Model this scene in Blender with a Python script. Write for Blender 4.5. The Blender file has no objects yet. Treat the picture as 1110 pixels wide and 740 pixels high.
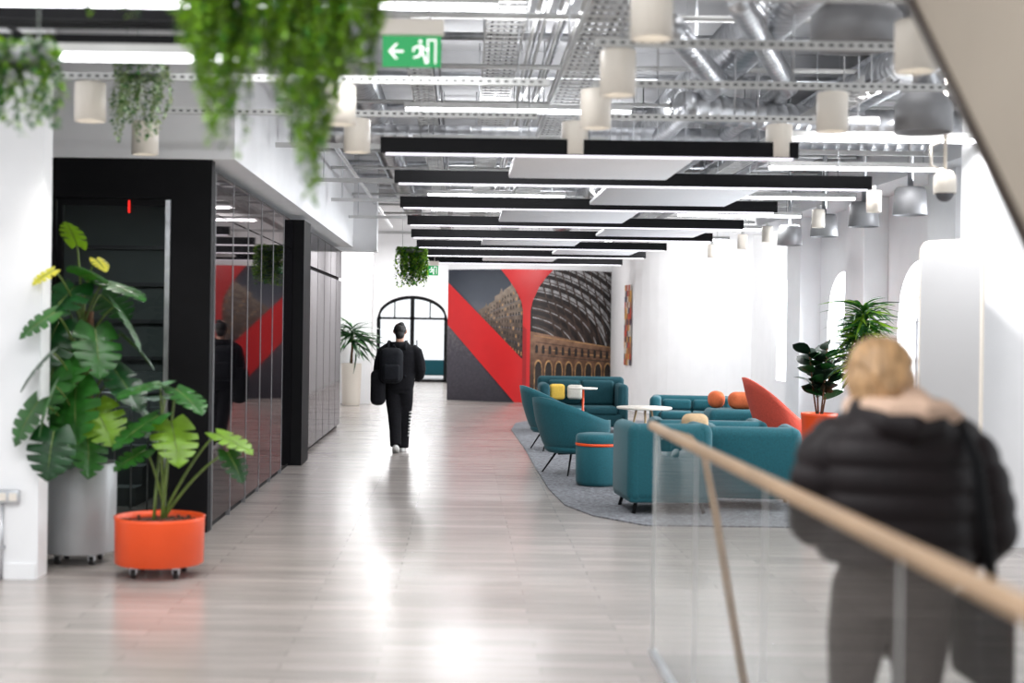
import bpy, bmesh, math, random
from mathutils import Vector, Matrix, Euler
random.seed(7)
S = bpy.context.scene
pi = math.pi
V = Vector

# ------------------------------------------------------------------ materials
def mat(name, col, rough=0.6, metal=0.0, emit=None, es=0.0, var=0.0, scale=20.0, bump=0.0, coat=0.0, spec=0.5, aniso=(1,1,1), sheen=0.0, trans=0.0):
    m = bpy.data.materials.new(name); m.use_nodes = True
    nt = m.node_tree; b = nt.nodes['Principled BSDF']
    c = (col[0], col[1], col[2], 1)
    b.inputs['Base Color'].default_value = c
    b.inputs['Roughness'].default_value = rough
    b.inputs['Metallic'].default_value = metal
    b.inputs['Specular IOR Level'].default_value = spec
    b.inputs['Coat Weight'].default_value = coat
    if sheen: b.inputs['Sheen Weight'].default_value = sheen
    if emit:
        b.inputs['Emission Color'].default_value = (emit[0], emit[1], emit[2], 1)
        b.inputs['Emission Strength'].default_value = es
    if var > 0 or bump > 0:
        tc = nt.nodes.new('ShaderNodeTexCoord'); mp = nt.nodes.new('ShaderNodeMapping')
        mp.inputs['Scale'].default_value = aniso
        nz = nt.nodes.new('ShaderNodeTexNoise'); nz.inputs['Scale'].default_value = scale
        nz.inputs['Detail'].default_value = 4
        nt.links.new(tc.outputs['Object'], mp.inputs['Vector']); nt.links.new(mp.outputs[0], nz.inputs['Vector'])
        if var > 0:
            r = nt.nodes.new('ShaderNodeValToRGB')
            r.color_ramp.elements[0].position = 0.3; r.color_ramp.elements[1].position = 0.7
            r.color_ramp.elements[0].color = tuple(max(0, x*(1-var)) for x in col)+(1,)
            r.color_ramp.elements[1].color = tuple(min(1, x*(1+var)) for x in col)+(1,)
            nt.links.new(nz.outputs['Fac'], r.inputs[0]); nt.links.new(r.outputs[0], b.inputs['Base Color'])
        if bump > 0:
            bp = nt.nodes.new('ShaderNodeBump'); bp.inputs['Strength'].default_value = bump; bp.inputs['Distance'].default_value = 0.01
            nt.links.new(nz.outputs['Fac'], bp.inputs['Height']); nt.links.new(bp.outputs[0], b.inputs['Normal'])
    if trans > 0:
        out = nt.nodes['Material Output']
        tr = nt.nodes.new('ShaderNodeBsdfTranslucent'); tr.inputs['Color'].default_value = (min(1,col[0]*2.2), min(1,col[1]*2.0), col[2], 1)
        mx = nt.nodes.new('ShaderNodeMixShader'); mx.inputs[0].default_value = trans
        nt.links.new(b.outputs[0], mx.inputs[1]); nt.links.new(tr.outputs[0], mx.inputs[2]); nt.links.new(mx.outputs[0], out.inputs['Surface'])
    return m

def glassmat(name, tint, ior=1.45, rough=0.0):
    m = bpy.data.materials.new(name); m.use_nodes = True; nt = m.node_tree
    for n in list(nt.nodes):
        if n.type != 'OUTPUT_MATERIAL': nt.nodes.remove(n)
    out = [n for n in nt.nodes if n.type == 'OUTPUT_MATERIAL'][0]
    t = nt.nodes.new('ShaderNodeBsdfTransparent'); t.inputs[0].default_value = tint+(1,)
    g = nt.nodes.new('ShaderNodeBsdfGlossy'); g.inputs['Roughness'].default_value = rough
    f = nt.nodes.new('ShaderNodeFresnel'); f.inputs[0].default_value = ior
    mx = nt.nodes.new('ShaderNodeMixShader')
    nt.links.new(f.outputs[0], mx.inputs[0]); nt.links.new(t.outputs[0], mx.inputs[1]); nt.links.new(g.outputs[0], mx.inputs[2])
    nt.links.new(mx.outputs[0], out.inputs[0])
    return m
def smoked_mirror(name, tint, rough):
    m = bpy.data.materials.new(name); m.use_nodes = True; nt = m.node_tree
    for n in list(nt.nodes):
        if n.type != 'OUTPUT_MATERIAL': nt.nodes.remove(n)
    out = [n for n in nt.nodes if n.type == 'OUTPUT_MATERIAL'][0]
    d = nt.nodes.new('ShaderNodeBsdfDiffuse'); d.inputs[0].default_value = (0.004,0.004,0.005,1)
    g = nt.nodes.new('ShaderNodeBsdfGlossy'); g.inputs['Roughness'].default_value = rough; g.inputs[0].default_value = tint+(1,)
    f = nt.nodes.new('ShaderNodeFresnel'); f.inputs[0].default_value = 1.55
    mx = nt.nodes.new('ShaderNodeMixShader')
    nt.links.new(f.outputs[0], mx.inputs[0]); nt.links.new(d.outputs[0], mx.inputs[1]); nt.links.new(g.outputs[0], mx.inputs[2])
    nt.links.new(mx.outputs[0], out.inputs[0])
    return m

white = mat('wall_paint_white', (0.85, 0.85, 0.86), 0.75, var=0.02, scale=3)
ceilm = mat('ceiling_paint', (0.52, 0.52, 0.53), 0.85, var=0.08, scale=2)
blackgl = smoked_mirror('black_gloss_panel', (0.72, 0.66, 0.66), 0.03)
blackg2 = smoked_mirror('smoked_mirror_panel', (0.52, 0.50, 0.51), 0.05)
blackm = mat('black_matte', (0.004, 0.004, 0.005), 0.6, var=0.15, scale=8, spec=0.15)
blackfab = mat('black_fabric', (0.006, 0.006, 0.008), 0.9, var=0.3, scale=30, bump=0.3, spec=0.2)
galv = mat('galvanised_steel', (0.55, 0.56, 0.58), 0.28, 0.9, var=0.2, scale=9)
ltgrey = mat('light_grey_steel', (0.58, 0.58, 0.57), 0.45, 0.3, var=0.08, scale=6)
mdgrey = mat('mid_grey_steel', (0.25, 0.25, 0.26), 0.45, 0.2, var=0.1, scale=6)
dkgrey = mat('dark_grey_steel', (0.10, 0.10, 0.11), 0.45, 0.3, var=0.1, scale=6)
slotm = mat('slot_dark', (0.05, 0.05, 0.05), 0.8, var=0.1)
lampw = mat('lamp_white_enamel', (0.78, 0.72, 0.64), 0.4, var=0.02, scale=4)
lampe = mat('lamp_lens', (1, 1, 1), 0.5, emit=(1, 0.95, 0.85), es=12.0)
stripe = mat('linear_light', (1, 1, 1), 0.5, emit=(0.95, 0.95, 1), es=9.0)
stripe2 = mat('pendant_diffuser', (0.7, 0.68, 0.72), 0.5, emit=(0.93, 0.88, 1), es=1.6, var=.02)
acou = mat('acoustic_white', (0.90, 0.90, 0.92), 0.9, var=0.02, scale=40)
teal = mat('teal_fabric', (0.004, 0.092, 0.118), 0.85, var=0.15, scale=60, bump=0.15, sheen=0.12)
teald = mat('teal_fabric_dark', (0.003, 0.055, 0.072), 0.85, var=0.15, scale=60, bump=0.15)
orange = mat('orange_paint', (0.82, 0.080, 0.010), 0.35, var=0.04, scale=5)
orangef = mat('orange_fabric', (0.60, 0.13, 0.04), 0.85, var=0.1, scale=50, bump=0.2)
redf = mat('coral_red_fabric', (0.55, 0.075, 0.045), 0.8, var=0.1, scale=50, bump=0.15)
yellowf = mat('mustard_fabric', (0.65, 0.42, 0.06), 0.85, var=0.1, scale=50)
tanf = mat('tan_fabric', (0.55, 0.38, 0.22), 0.85, var=0.1, scale=50)
creamf = mat('cream_fabric', (0.65, 0.62, 0.55), 0.85, var=0.1, scale=50)
potgrey = mat('grey_powdercoat', (0.36, 0.37, 0.38), 0.4, 0.2, var=0.04, scale=4)
soil = mat('bark_mulch', (0.10, 0.035, 0.018), 0.95, var=0.6, scale=60, bump=1.0)
lf_d = mat('leaf_dark', (0.006, 0.046, 0.010), 0.32, var=0.4, scale=9, trans=0.15)
lf_m = mat('leaf_mid', (0.020, 0.105, 0.014), 0.35, var=0.45, scale=9, trans=0.22)
lf_l = mat('leaf_lime', (0.14, 0.28, 0.018), 0.4, var=0.35, scale=9, trans=0.35)
lf_y = mat('leaf_yellow', (0.48, 0.45, 0.04), 0.45, var=0.2, scale=9, trans=0.3)
lf_b = mat('leaf_blackish', (0.006, 0.018, 0.009), 0.3, var=0.3, scale=9)
lf_g = mat('leaf_greygreen', (0.24, 0.31, 0.22), 0.5, var=0.3, scale=9, trans=0.3)
stem = mat('plant_stem', (0.10, 0.15, 0.025), 0.5, var=0.2)
bark = mat('moss_pole_coir', (0.11, 0.045, 0.018), 0.95, var=0.4, scale=70, bump=1.0)
rubber = mat('rubber_black', (0.01, 0.01, 0.01), 0.6, var=0.1)
oakr = mat('oak_handrail', (0.36, 0.235, 0.14), 0.5, var=0.18, scale=14, aniso=(1, 0.1, 1))
bronze = mat('bronze_edge', (0.04, 0.026, 0.018), 0.4, 0.4, var=0.2)
beige = mat('stair_plaster_beige', (0.31, 0.265, 0.215), 0.7, var=0.03, scale=3)
skin = mat('skin', (0.50, 0.27, 0.19), 0.5, var=0.06, scale=15)
hairb = mat('hair_blond', (0.42, 0.25, 0.12), 0.5, var=0.45, scale=14, bump=0.35, aniso=(5, 1, 1))
hairk = mat('hair_black', (0.008, 0.006, 0.006), 0.5, var=0.3, scale=60, bump=0.6)
scarfm = mat('peach_fleece', (0.62, 0.43, 0.32), 0.95, var=0.12, scale=30, bump=0.4)
puffer = mat('puffer_nylon', (0.010, 0.006, 0.007), 0.55, var=0.2, scale=10, bump=0.3, spec=.3)
taupe = mat('dark_trousers', (0.050, 0.038, 0.034), 0.85, var=0.12, scale=30, bump=0.2)
shoew = mat('white_sneaker', (0.75, 0.75, 0.74), 0.5, var=0.04)
lips = mat('lips', (0.38, 0.12, 0.10), 0.45, var=0.05)
eyew = mat('eye_white', (0.8, 0.8, 0.78), 0.2, var=0.02)
navyf = mat('black_nylon', (0.006, 0.007, 0.010), 0.8, var=0.2, scale=30, bump=0.3, spec=.2)
signg = mat('exit_sign_green', (0.0, 0.24, 0.06), 0.4, emit=(0.0, 0.36, 0.09), es=0.8, var=0.02)
signw = mat('exit_sign_white', (0.9, 0.9, 0.9), 0.4, emit=(1, 1, 1), es=1.0)
redled = mat('red_led', (0.8, 0.02, 0.02), 0.4, emit=(1, 0.02, 0.01), es=1.2)
glass = glassmat('balustrade_glass', (0.90, 0.93, 0.92), ior=1.30)
glassd = glassmat('door_glass', (0.60, 0.64, 0.64), ior=1.4)
boardm = mat('whiteboard', (0.47, 0.47, 0.48), 0.35, var=0.02, scale=2)
intm = mat('stairwell_grey', (0.16, 0.18, 0.18), 0.7, var=0.1, scale=2)
def ramp_z(name, stops, z0, z1, nscale, nvar):
    m = bpy.data.materials.new(name); m.use_nodes = True; nt = m.node_tree; b = nt.nodes['Principled BSDF']
    tc = nt.nodes.new('ShaderNodeTexCoord'); sp = nt.nodes.new('ShaderNodeSeparateXYZ'); mr = nt.nodes.new('ShaderNodeMapRange')
    mr.inputs[1].default_value = z0; mr.inputs[2].default_value = z1
    nz = nt.nodes.new('ShaderNodeTexNoise'); nz.inputs['Scale'].default_value = nscale; nz.inputs['Detail'].default_value = 6
    ad = nt.nodes.new('ShaderNodeMath'); ad.operation = 'MULTIPLY_ADD'; ad.inputs[1].default_value = nvar
    sb = nt.nodes.new('ShaderNodeMath'); sb.operation = 'SUBTRACT'; sb.inputs[1].default_value = nvar*0.5
    r = nt.nodes.new('ShaderNodeValToRGB')
    while len(r.color_ramp.elements) < len(stops): r.color_ramp.elements.new(0.5)
    for e, (p, c) in zip(r.color_ramp.elements, stops): e.position = p; e.color = c+(1,)
    nt.links.new(tc.outputs['Object'], sp.inputs[0]); nt.links.new(tc.outputs['Object'], nz.inputs['Vector'])
    nt.links.new(sp.outputs['Z'], mr.inputs[0]); nt.links.new(nz.outputs['Fac'], ad.inputs[0]); nt.links.new(mr.outputs[0], ad.inputs[2])
    nt.links.new(ad.outputs[0], sb.inputs[0]); nt.links.new(sb.outputs[0], r.inputs[0]); nt.links.new(r.outputs[0], b.inputs['Base Color'])
    b.inputs['Roughness'].default_value = 0.5
    return m
m_sky = ramp_z('mural_sky', [(0.0,(0.20,0.19,0.21)), (0.45,(0.070,0.082,0.105)), (1.0,(0.014,0.020,0.034))], 1.7, 3.05, 1.2, 0.35)
m_street = ramp_z('mural_street', [(0.0,(0.022,0.019,0.028)), (0.6,(0.055,0.050,0.064)), (1.0,(0.14,0.13,0.14))], 0.0, 1.9, 18, 0.9)
m_bld = ramp_z('mural_building', [(0.0,(0.012,0.010,0.011)), (0.45,(0.10,0.068,0.050)), (1.0,(0.30,0.24,0.19))], 0.9, 2.9, 9, 1.0)
m_win = mat('mural_window', (0.45, 0.25, 0.10), 0.5, var=0.6, scale=9)
m_red = mat('mural_red', (0.56, 0.010, 0.012), 0.4, var=0.10, scale=1)
m_red2 = mat('mural_red_dark', (0.34, 0.005, 0.008), 0.4, var=0.1, scale=1)
m_dark = mat('mural_dark', (0.015, 0.010, 0.009), 0.5, var=0.6, scale=7)
m_brick = ramp_z('mural_brick', [(0.0,(0.018,0.010,0.007)), (0.5,(0.12,0.055,0.028)), (1.0,(0.30,0.165,0.10))], 0.0, 1.7, 8, 1.1)
m_rib = mat('mural_rib', (0.048, 0.028, 0.022), 0.5, var=0.6, scale=8)
m_glaz = mat('mural_glazing', (0.32, 0.315, 0.32), 0.5, var=0.6, scale=9)

def floor_material():
    m = bpy.data.materials.new('floor_planks'); m.use_nodes = True; nt = m.node_tree; b = nt.nodes['Principled BSDF']
    tc = nt.nodes.new('ShaderNodeTexCoord')
    br = nt.nodes.new('ShaderNodeTexBrick'); br.inputs['Scale'].default_value = 1.0
    br.inputs['Brick Width'].default_value = 1.3; br.inputs['Row Height'].default_value = 0.15
    br.inputs['Mortar Size'].default_value = 0.0022; br.inputs['Mortar Smooth'].default_value = 0.2
    br.inputs['Color1'].default_value = (0.40, 0.360, 0.335, 1); br.inputs['Color2'].default_value = (0.32, 0.288, 0.268, 1)
    br.inputs['Mortar'].default_value = (0.18, 0.158, 0.145, 1); br.offset = 0.37
    mp = nt.nodes.new('ShaderNodeMapping'); mp.inputs['Scale'].default_value = (1.2, 22, 1)
    nz = nt.nodes.new('ShaderNodeTexNoise'); nz.inputs['Scale'].default_value = 1.6; nz.inputs['Detail'].default_value = 6
    nt.links.new(tc.outputs['Object'], br.inputs['Vector'])
    nt.links.new(tc.outputs['Object'], mp.inputs['Vector']); nt.links.new(mp.outputs[0], nz.inputs['Vector'])
    mr = nt.nodes.new('ShaderNodeMapRange'); mr.inputs[1].default_value = 0.3; mr.inputs[2].default_value = 0.7
    mr.inputs[3].default_value = 0.86; mr.inputs[4].default_value = 1.12
    nt.links.new(nz.outputs['Fac'], mr.inputs[0])
    mx = nt.nodes.new('ShaderNodeVectorMath'); mx.operation = 'SCALE'
    nt.links.new(br.outputs['Color'], mx.inputs[0]); nt.links.new(mr.outputs[0], mx.inputs['Scale'])
    nt.links.new(mx.outputs[0], b.inputs['Base Color'])
    mr2 = nt.nodes.new('ShaderNodeMapRange'); mr2.inputs[3].default_value = 0.16; mr2.inputs[4].default_value = 0.30
    nt.links.new(nz.outputs['Fac'], mr2.inputs[0]); nt.links.new(mr2.outputs[0], b.inputs['Roughness'])
    b.inputs['Specular IOR Level'].default_value = 0.9
    return m
floorm = floor_material()
carpetm = mat('carpet_grey', (0.15, 0.155, 0.17), 0.95, var=0.6, scale=28, bump=0.6)

# ------------------------------------------------------------------ builder
class B:
    def __init__(s): s.v = []; s.f = []; s.mi = []; s.sm = []; s.mats = []
    def m(s, mt):
        if mt not in s.mats: s.mats.append(mt)
        return s.mats.index(mt)
    def add(s, vs, fs, mt, smooth=False, M=None):
        o = len(s.v); k = s.m(mt)
        for p in vs:
            p = V(p)
            if M is not None: p = M @ p
            s.v.append(tuple(p))
        for f in fs:
            s.f.append(tuple(i+o for i in f)); s.mi.append(k); s.sm.append(smooth)
    def box(s, x0, x1, y0, y1, z0, z1, mt, M=None):
        vs = [(x, y, z) for x in (x0, x1) for y in (y0, y1) for z in (z0, z1)]
        s.add(vs, [(0,1,3,2),(4,6,7,5),(0,4,5,1),(2,3,7,6),(0,2,6,4),(1,5,7,3)], mt, False, M)
    def rbox(s, x0, x1, y0, y1, z0, z1, mt, r=0.04, seg=3, M=None):
        bm = bmesh.new(); bmesh.ops.create_cube(bm, size=1)
        for v in bm.verts:
            v.co = V(((x0+x1)/2+v.co.x*(x1-x0), (y0+y1)/2+v.co.y*(y1-y0), (z0+z1)/2+v.co.z*(z1-z0)))
        r = min(r, 0.49*min(x1-x0, y1-y0, z1-z0))
        bmesh.ops.bevel(bm, geom=bm.edges[:], offset=r, segments=seg, affect='EDGES', profile=0.5)
        bm.verts.index_update()
        s.add([v.co.copy() for v in bm.verts], [[v.index for v in f.verts] for f in bm.faces], mt, True, M); bm.free()
    def tube(s, pts, r, mt, seg=8, caps=True, M=None, smooth=True):
        pts = [V(p) for p in pts]; n = len(pts)
        rs = [r]*n if isinstance(r, (int, float)) else list(r)
        vs = []; fs = []; up = None
        for i in range(n):
            t = (pts[min(i+1, n-1)]-pts[max(i-1, 0)]).normalized()
            if up is None:
                a = V((0,0,1)) if abs(t.z) < 0.9 else V((0,1,0))
                u = t.cross(a).normalized()
            else:
                u = (up - t*up.dot(t)).normalized()
            up = u; w = t.cross(u)
            for k in range(seg):
                a = 2*pi*k/seg
                rr = rs[i]
                ru, rw = (rr if isinstance(rr, (tuple, list)) else (rr, rr))
                vs.append(pts[i]+u*math.cos(a)*ru+w*math.sin(a)*rw)
        for i in range(n-1):
            for k in range(seg):
                a = i*seg+k; b2 = i*seg+(k+1) % seg
                fs.append((a, b2, b2+seg, a+seg))
        if caps:
            fs.append(tuple(range(seg-1, -1, -1))); fs.append(tuple((n-1)*seg+k for k in range(seg)))
        s.add(vs, fs, mt, smooth, M)
    def lathe(s, prof, mt, c=(0,0,0), seg=32, M=None, smooth=True):
        vs = []; fs = []; n = len(prof)
        for (r, z) in prof:
            for k in range(seg):
                a = 2*pi*k/seg; vs.append((c[0]+r*math.cos(a), c[1]+r*math.sin(a), c[2]+z))
        for i in range(n-1):
            for k in range(seg):
                a = i*seg+k; b2 = i*seg+(k+1) % seg
                fs.append((a, b2, b2+seg, a+seg))
        s.add(vs, fs, mt, smooth, M)
    def loft(s, rings, mt, seg=28, p=2.0, M=None):
        vs = []; fs = []; n = len(rings)
        for (cx, cy, cz, rx, ry) in rings:
            for k in range(seg):
                a = 2*pi*k/seg; c, d = math.cos(a), math.sin(a)
                vs.append((cx+rx*math.copysign(abs(c)**(2/p), c), cy+ry*math.copysign(abs(d)**(2/p), d), cz))
        for i in range(n-1):
            for k in range(seg):
                a = i*seg+k; b2 = i*seg+(k+1) % seg
                fs.append((a, b2, b2+seg, a+seg))
        fs.append(tuple(range(seg-1, -1, -1))); fs.append(tuple((n-1)*seg+k for k in range(seg)))
        s.add(vs, fs, mt, True, M)
    def ell(s, c, r, mt, seg=18, rings=12, M=None):
        vs = []; fs = []
        for i in range(1, rings):
            t = pi*i/rings
            for k in range(seg):
                a = 2*pi*k/seg
                vs.append((c[0]+r[0]*math.sin(t)*math.cos(a), c[1]+r[1]*math.sin(t)*math.sin(a), c[2]+r[2]*math.cos(t)))
        top = len(vs); vs.append((c[0], c[1], c[2]+r[2])); vs.append((c[0], c[1], c[2]-r[2]))
        for i in range(rings-2):
            for k in range(seg):
                a = i*seg+k; b2 = i*seg+(k+1) % seg
                fs.append((a, a+seg, b2+seg, b2))
        for k in range(seg):
            fs.append((top, k, (k+1) % seg)); o = (rings-2)*seg; fs.append((top+1, o+(k+1) % seg, o+k))
        s.add(vs, fs, mt, True, M)
    def done(s, name, loc=(0,0,0), rz=0.0, parent=None, remesh=None, smooth_it=0, subsurf=0):
        me = bpy.data.meshes.new(name); me.from_pydata(s.v, [], s.f)
        for mt in s.mats: me.materials.append(mt)
        me.polygons.foreach_set('material_index', s.mi); me.polygons.foreach_set('use_smooth', s.sm)
        me.update()
        o = bpy.data.objects.new(name, me); S.collection.objects.link(o)
        o.location = loc; o.rotation_euler = (0, 0, rz)
        if parent: o.parent = parent
        if remesh:
            md = o.modifiers.new('fuse', 'REMESH'); md.mode = 'VOXEL'; md.voxel_size = remesh; md.use_smooth_shade = True
        if smooth_it:
            md = o.modifiers.new('soften', 'SMOOTH'); md.iterations = smooth_it; md.factor = 0.5
        return o

def empty(name, loc=(0,0,0), rz=0):
    e = bpy.data.objects.new(name, None); S.collection.objects.link(e); e.location = loc; e.rotation_euler = (0,0,rz); e.empty_display_size = 0.1
    return e
def boxobj(name, x0, x1, y0, y1, z0, z1, mt):
    b = B(); c = V(((x0+x1)/2, (y0+y1)/2, z0))
    b.box(x0-c.x, x1-c.x, y0-c.y, y1-c.y, 0, z1-z0, mt)
    return b.done(name, c)
def area(name, loc, sx, sy, power, direction, col=(1,1,1)):
    l = bpy.data.lights.new(name, 'AREA'); l.shape = 'RECTANGLE'; l.size = sx; l.size_y = sy; l.energy = power; l.color = col
    o = bpy.data.objects.new(name, l); S.collection.objects.link(o); o.location = loc
    o.rotation_euler = V(direction).to_track_quat('-Z', 'Y').to_euler()
    return o

CZ = 4.6
# ------------------------------------------------------------------ shell
boxobj('floor', -7, 6.2, -2, 52, -0.2, 0, floorm)
boxobj('ceiling', -7, 6.2, 3.0, 46, CZ, CZ+0.2, ceilm)
boxobj('wall_left', -6.0, -2.78, 9.4, 9.62, 0, CZ-0.005, white)
bk = B()
bk.box(-2.38, -2.05, 11.6, 11.75, 0, 3.04, blackm)
bk.box(-6, -2.38, 11.6, 11.75, 2.72, 3.04, blackm)
bk.box(-6, -3.32, 11.6, 11.75, 0, 2.72, blackm)
bk.done('wall_glazed_front')
dr = B()
dr.box(-2.43, -2.39, 11.62, 11.68, 0.0, 2.71, galv)
dr.box(-3.31, -3.27, 11.62, 11.68, 0.0, 2.71, blackm)
dr.box(-3.27, -2.43, 11.62, 11.68, 2.66, 2.71, blackm)
dr.box(-3.27, -2.43, 11.62, 11.68, 0.0, 0.1, blackm)
dr.add([(-3.27,11.65,.1),(-2.43,11.65,.1),(-2.43,11.65,2.66),(-3.27,11.65,2.66)], [(0,1,2,3)], glassd)
dr.tube([(-3.2, 11.62, 0.8), (-3.2, 11.56, 0.8), (-3.2, 11.56, 1.4), (-3.2, 11.62, 1.4)], 0.014, galv)
dr.box(-2.732, -2.718, 11.60, 11.62, 2.60, 2.70, redled)
dr.done('door_1')
inn = B()
inn.box(-6, -2.3, 15.5, 15.7, 0, 2.99, intm)
for k in range(7): inn.box(-4.2+k*0.02, -3.0, 13.2+k*0.28, 13.48+k*0.28, 0, 0.17*(k+1), intm)
for k in range(9): inn.tube([(-3.9+k*0.15, 13.0, 0), (-3.9+k*0.15, 13.0, 1.05)], 0.01, galv)
inn.tube([(-3.95, 13, 1.05), (-2.6, 13, 1.05)], 0.02, galv)
for k in range(4): inn.box(-4.2, -2.6, 15.44, 15.5, 1.3+k*.4, 1.34+k*.4, dkgrey)
inn.done('stairwell_interior')
area('stairwell_lamp', (-3.2, 13.5, 2.95), 0.8, 0.3, 26, (0, 0, -1), (0.9, 1, 0.98))
pw = B()
pw.box(-2.30, -2.08, 11.75, 24.0, 0, 2.98, blackm)
y = 11.78
while y < 17.2:
    pw.box(-2.08, -2.045, y+0.006, y+0.90-0.006, 0.06, 2.60, blackgl)
    pw.box(-2.08, -2.045, y+0.006, y+0.90-0.006, 2.612, 2.95, blackgl)
    y += 0.90
pw.box(-2.08, -1.92, 17.25, 18.0, 0, 2.98, blackm)
y = 18.05
while y < 23.5:
    pw.box(-2.08, -2.03, y+0.02, y+0.98-0.02, 0.06, 2.45, blackg2)
    pw.box(-2.08, -2.03, y+0.02, y+0.98-0.02, 2.50, 2.95, blackg2)
    y += 0.99
for yy in (11.76, 12.68, 13.58, 14.48, 15.38, 16.28): pw.box(-2.08, -2.040, yy, yy+0.010, 0.0, 2.95, mdgrey)
pw.done('wall_gloss_panels')
bh = B()
bh.box(-6, -1.86, 11.55, 24.2, 3.04, CZ, white)
bh.box(-6, -1.46, 24.2, 24.6, 2.98, CZ, white)
bh.done('wall_bulkhead')
boxobj('wall_far_left', -6.2, -6.0, 9.6, 46, 0, CZ, white)
boxobj('white_column', -2.72, -1.98, 31.3, 32.0, 0, CZ, white)
fw = B(); Y0 = 44.0
xa, xb = -2.62, -0.42; xc = (xa+xb)/2; hw = (xb-xa)/2
def archz(x, xc, hw, spring, rise):
    t = max(-1, min(1, (x-xc)/hw)); return spring + rise*math.sqrt(max(0, 1-t*t))
fw.box(-6, xa, Y0, Y0+0.3, 0, CZ, white); fw.box(xb, 1.0, Y0, Y0+0.3, 0, CZ, white)
N = 20
for i in range(N):
    x0 = xa+(xb-xa)*i/N; x1 = xa+(xb-xa)*(i+1)/N
    z0 = archz(x0, xc, hw, 1.95, 0.72); z1 = archz(x1, xc, hw, 1.95, 0.72)
    fw.add([(x0, Y0, z0), (x1, Y0, z1), (x1, Y0, CZ), (x0, Y0, CZ), (x0, Y0+.3, z0), (x1, Y0+.3, z1)], [(0,1,2,3), (0,4,5,1)], white)
fw.done('wall_back')
ad = B()
ad.tube([(xa+hw*(1-math.cos(pi*i/24)), Y0+0.1, archz(xa+hw*(1-math.cos(pi*i/24)), xc, hw, 1.95, 0.70)) for i in range(25)], 0.09, blackm, seg=6)
for x in (xa+.05, xc, xb-.05): ad.box(x-0.065, x+0.065, Y0+.06, Y0+.14, 0, archz(x, xc, hw, 1.95, 0.68), blackm)
for x in (xa+hw*.5, xb-hw*.5): ad.box(x-0.02, x+0.02, Y0+.06, Y0+.14, 1.95, archz(x, xc, hw, 1.95, 0.68), blackm)
ad.box(xa, xb, Y0+.06, Y0+.14, 1.93, 2.0, blackm); ad.box(xa, xb, Y0+.06, Y0+.14, 0.0, 0.08, blackm)
ad.tube([(xc-0.15, Y0+.02, 0.9), (xc-0.15, Y0+.02, 1.3)], 0.02, blackm)
ad.tube([(xc+0.15, Y0+.02, 0.9), (xc+0.15, Y0+.02, 1.3)], 0.02, blackm)
ad.done('door_2')

# ------------------------------------------------------------------ mural wall
def MP(ax, ay, off=0.0):
    u = ax/191.0
    X = -0.32+4.14*u; Yc = 33.7-0.95*math.sin(pi*(0.08+0.92*u)); Z = (142-ay)/142.0*3.06
    return (X, Yc-off, Z)
mw = B()
n = 32
for i in range(n):
    a, b2 = 191*i/n, 191*(i+1)/n
    p, q = MP(a, 142), MP(b2, 142)
    mw.add([p, q, (q[0], q[1], CZ), (p[0], p[1], CZ)], [(0,1,2,3)], white, True)
p = MP(0, 142)
mw.add([p, (p[0], p[1], CZ), (p[0], 44, CZ), (p[0], 44, 0)], [(0,1,2,3)], white)
p = MP(191, 142)
mw.add([p, (p[0], p[1], CZ), (p[0], 38, CZ), (p[0], 38, 0)], [(3,2,1,0)], white)
mw.done('wall_mural_curved')
mu = B()
def interp(pl, x):
    if x <= pl[0][0]: return pl[0][1]
    for (x0, y0), (x1, y1) in zip(pl, pl[1:]):
        if x <= x1: return y0+(y1-y0)*(x-x0)/max(1e-9, x1-x0)
    return pl[-1][1]
def band(upper, lower, mt, layer, step=4.0):
    x0 = max(upper[0][0], lower[0][0]); x1 = min(upper[-1][0], lower[-1][0])
    xs = sorted(set([x0, x1]+[x for x, _ in upper+lower if x0 < x < x1]+[x0+i*step for i in range(int((x1-x0)/step)+1)]))
    for a, b2 in zip(xs, xs[1:]):
        if b2-a < 1e-6: continue
        e = 1e-5
        ua, ub, la, lb = interp(upper, a+e), interp(upper, b2-e), interp(lower, a+e), interp(lower, b2-e)
        off = 0.006+0.006*layer
        mu.add([MP(a, la, off), MP(b2, lb, off), MP(b2, ub, off), MP(a, ua, off)], [(0,1,2,3)], mt)
W = 191
band([(0,0),(W,0)], [(0,142),(W,142)], m_dark, 0)
band([(0,0),(84,0)], [(0,66),(30,60),(60,40),(84,30)], m_sky, 1)
band([(0,64),(22,60),(84,98)], [(0,142),(84,142)], m_street, 1)
sil = [(22,57),(27,55),(27.1,51),(33,48),(33.1,44),(40,40),(41,36),(43,40),(44,37),(50,33),(50.1,29),(55,26),(57,20),(59,25),(60,22),(67,17),(67.1,13),(74,9),(76,4),(78,8),(84,5)]
band(sil, [(22,60),(84,98)], m_bld, 2, 3)
for r in range(9):
    for c in range(20):
        x = 26+c*2.9; top = interp([(20,58),(38,46),(60,27),(84,12)], x); bot = interp([(20,60),(84,97)], x)
        yy = top+(bot-top)*(r+0.35)/9; h = (bot-top)/9*0.45; w_ = .5+.7*(x-26)/58
        band([(x, yy), (x+w_, yy)], [(x, yy+h), (x+w_, yy+h)], m_win if (r*7+c*3) % 5 == 0 or r == 8 else m_dark, 3)
for r in range(1, 5):
    band([(24+r,interp([(20,58),(84,10+18*r)],24+r)),(84,10+18*r)], [(24+r,interp([(20,58),(84,10+18*r)],24+r)+.4),(84,11.2+18*r)], m_street, 3)
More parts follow.
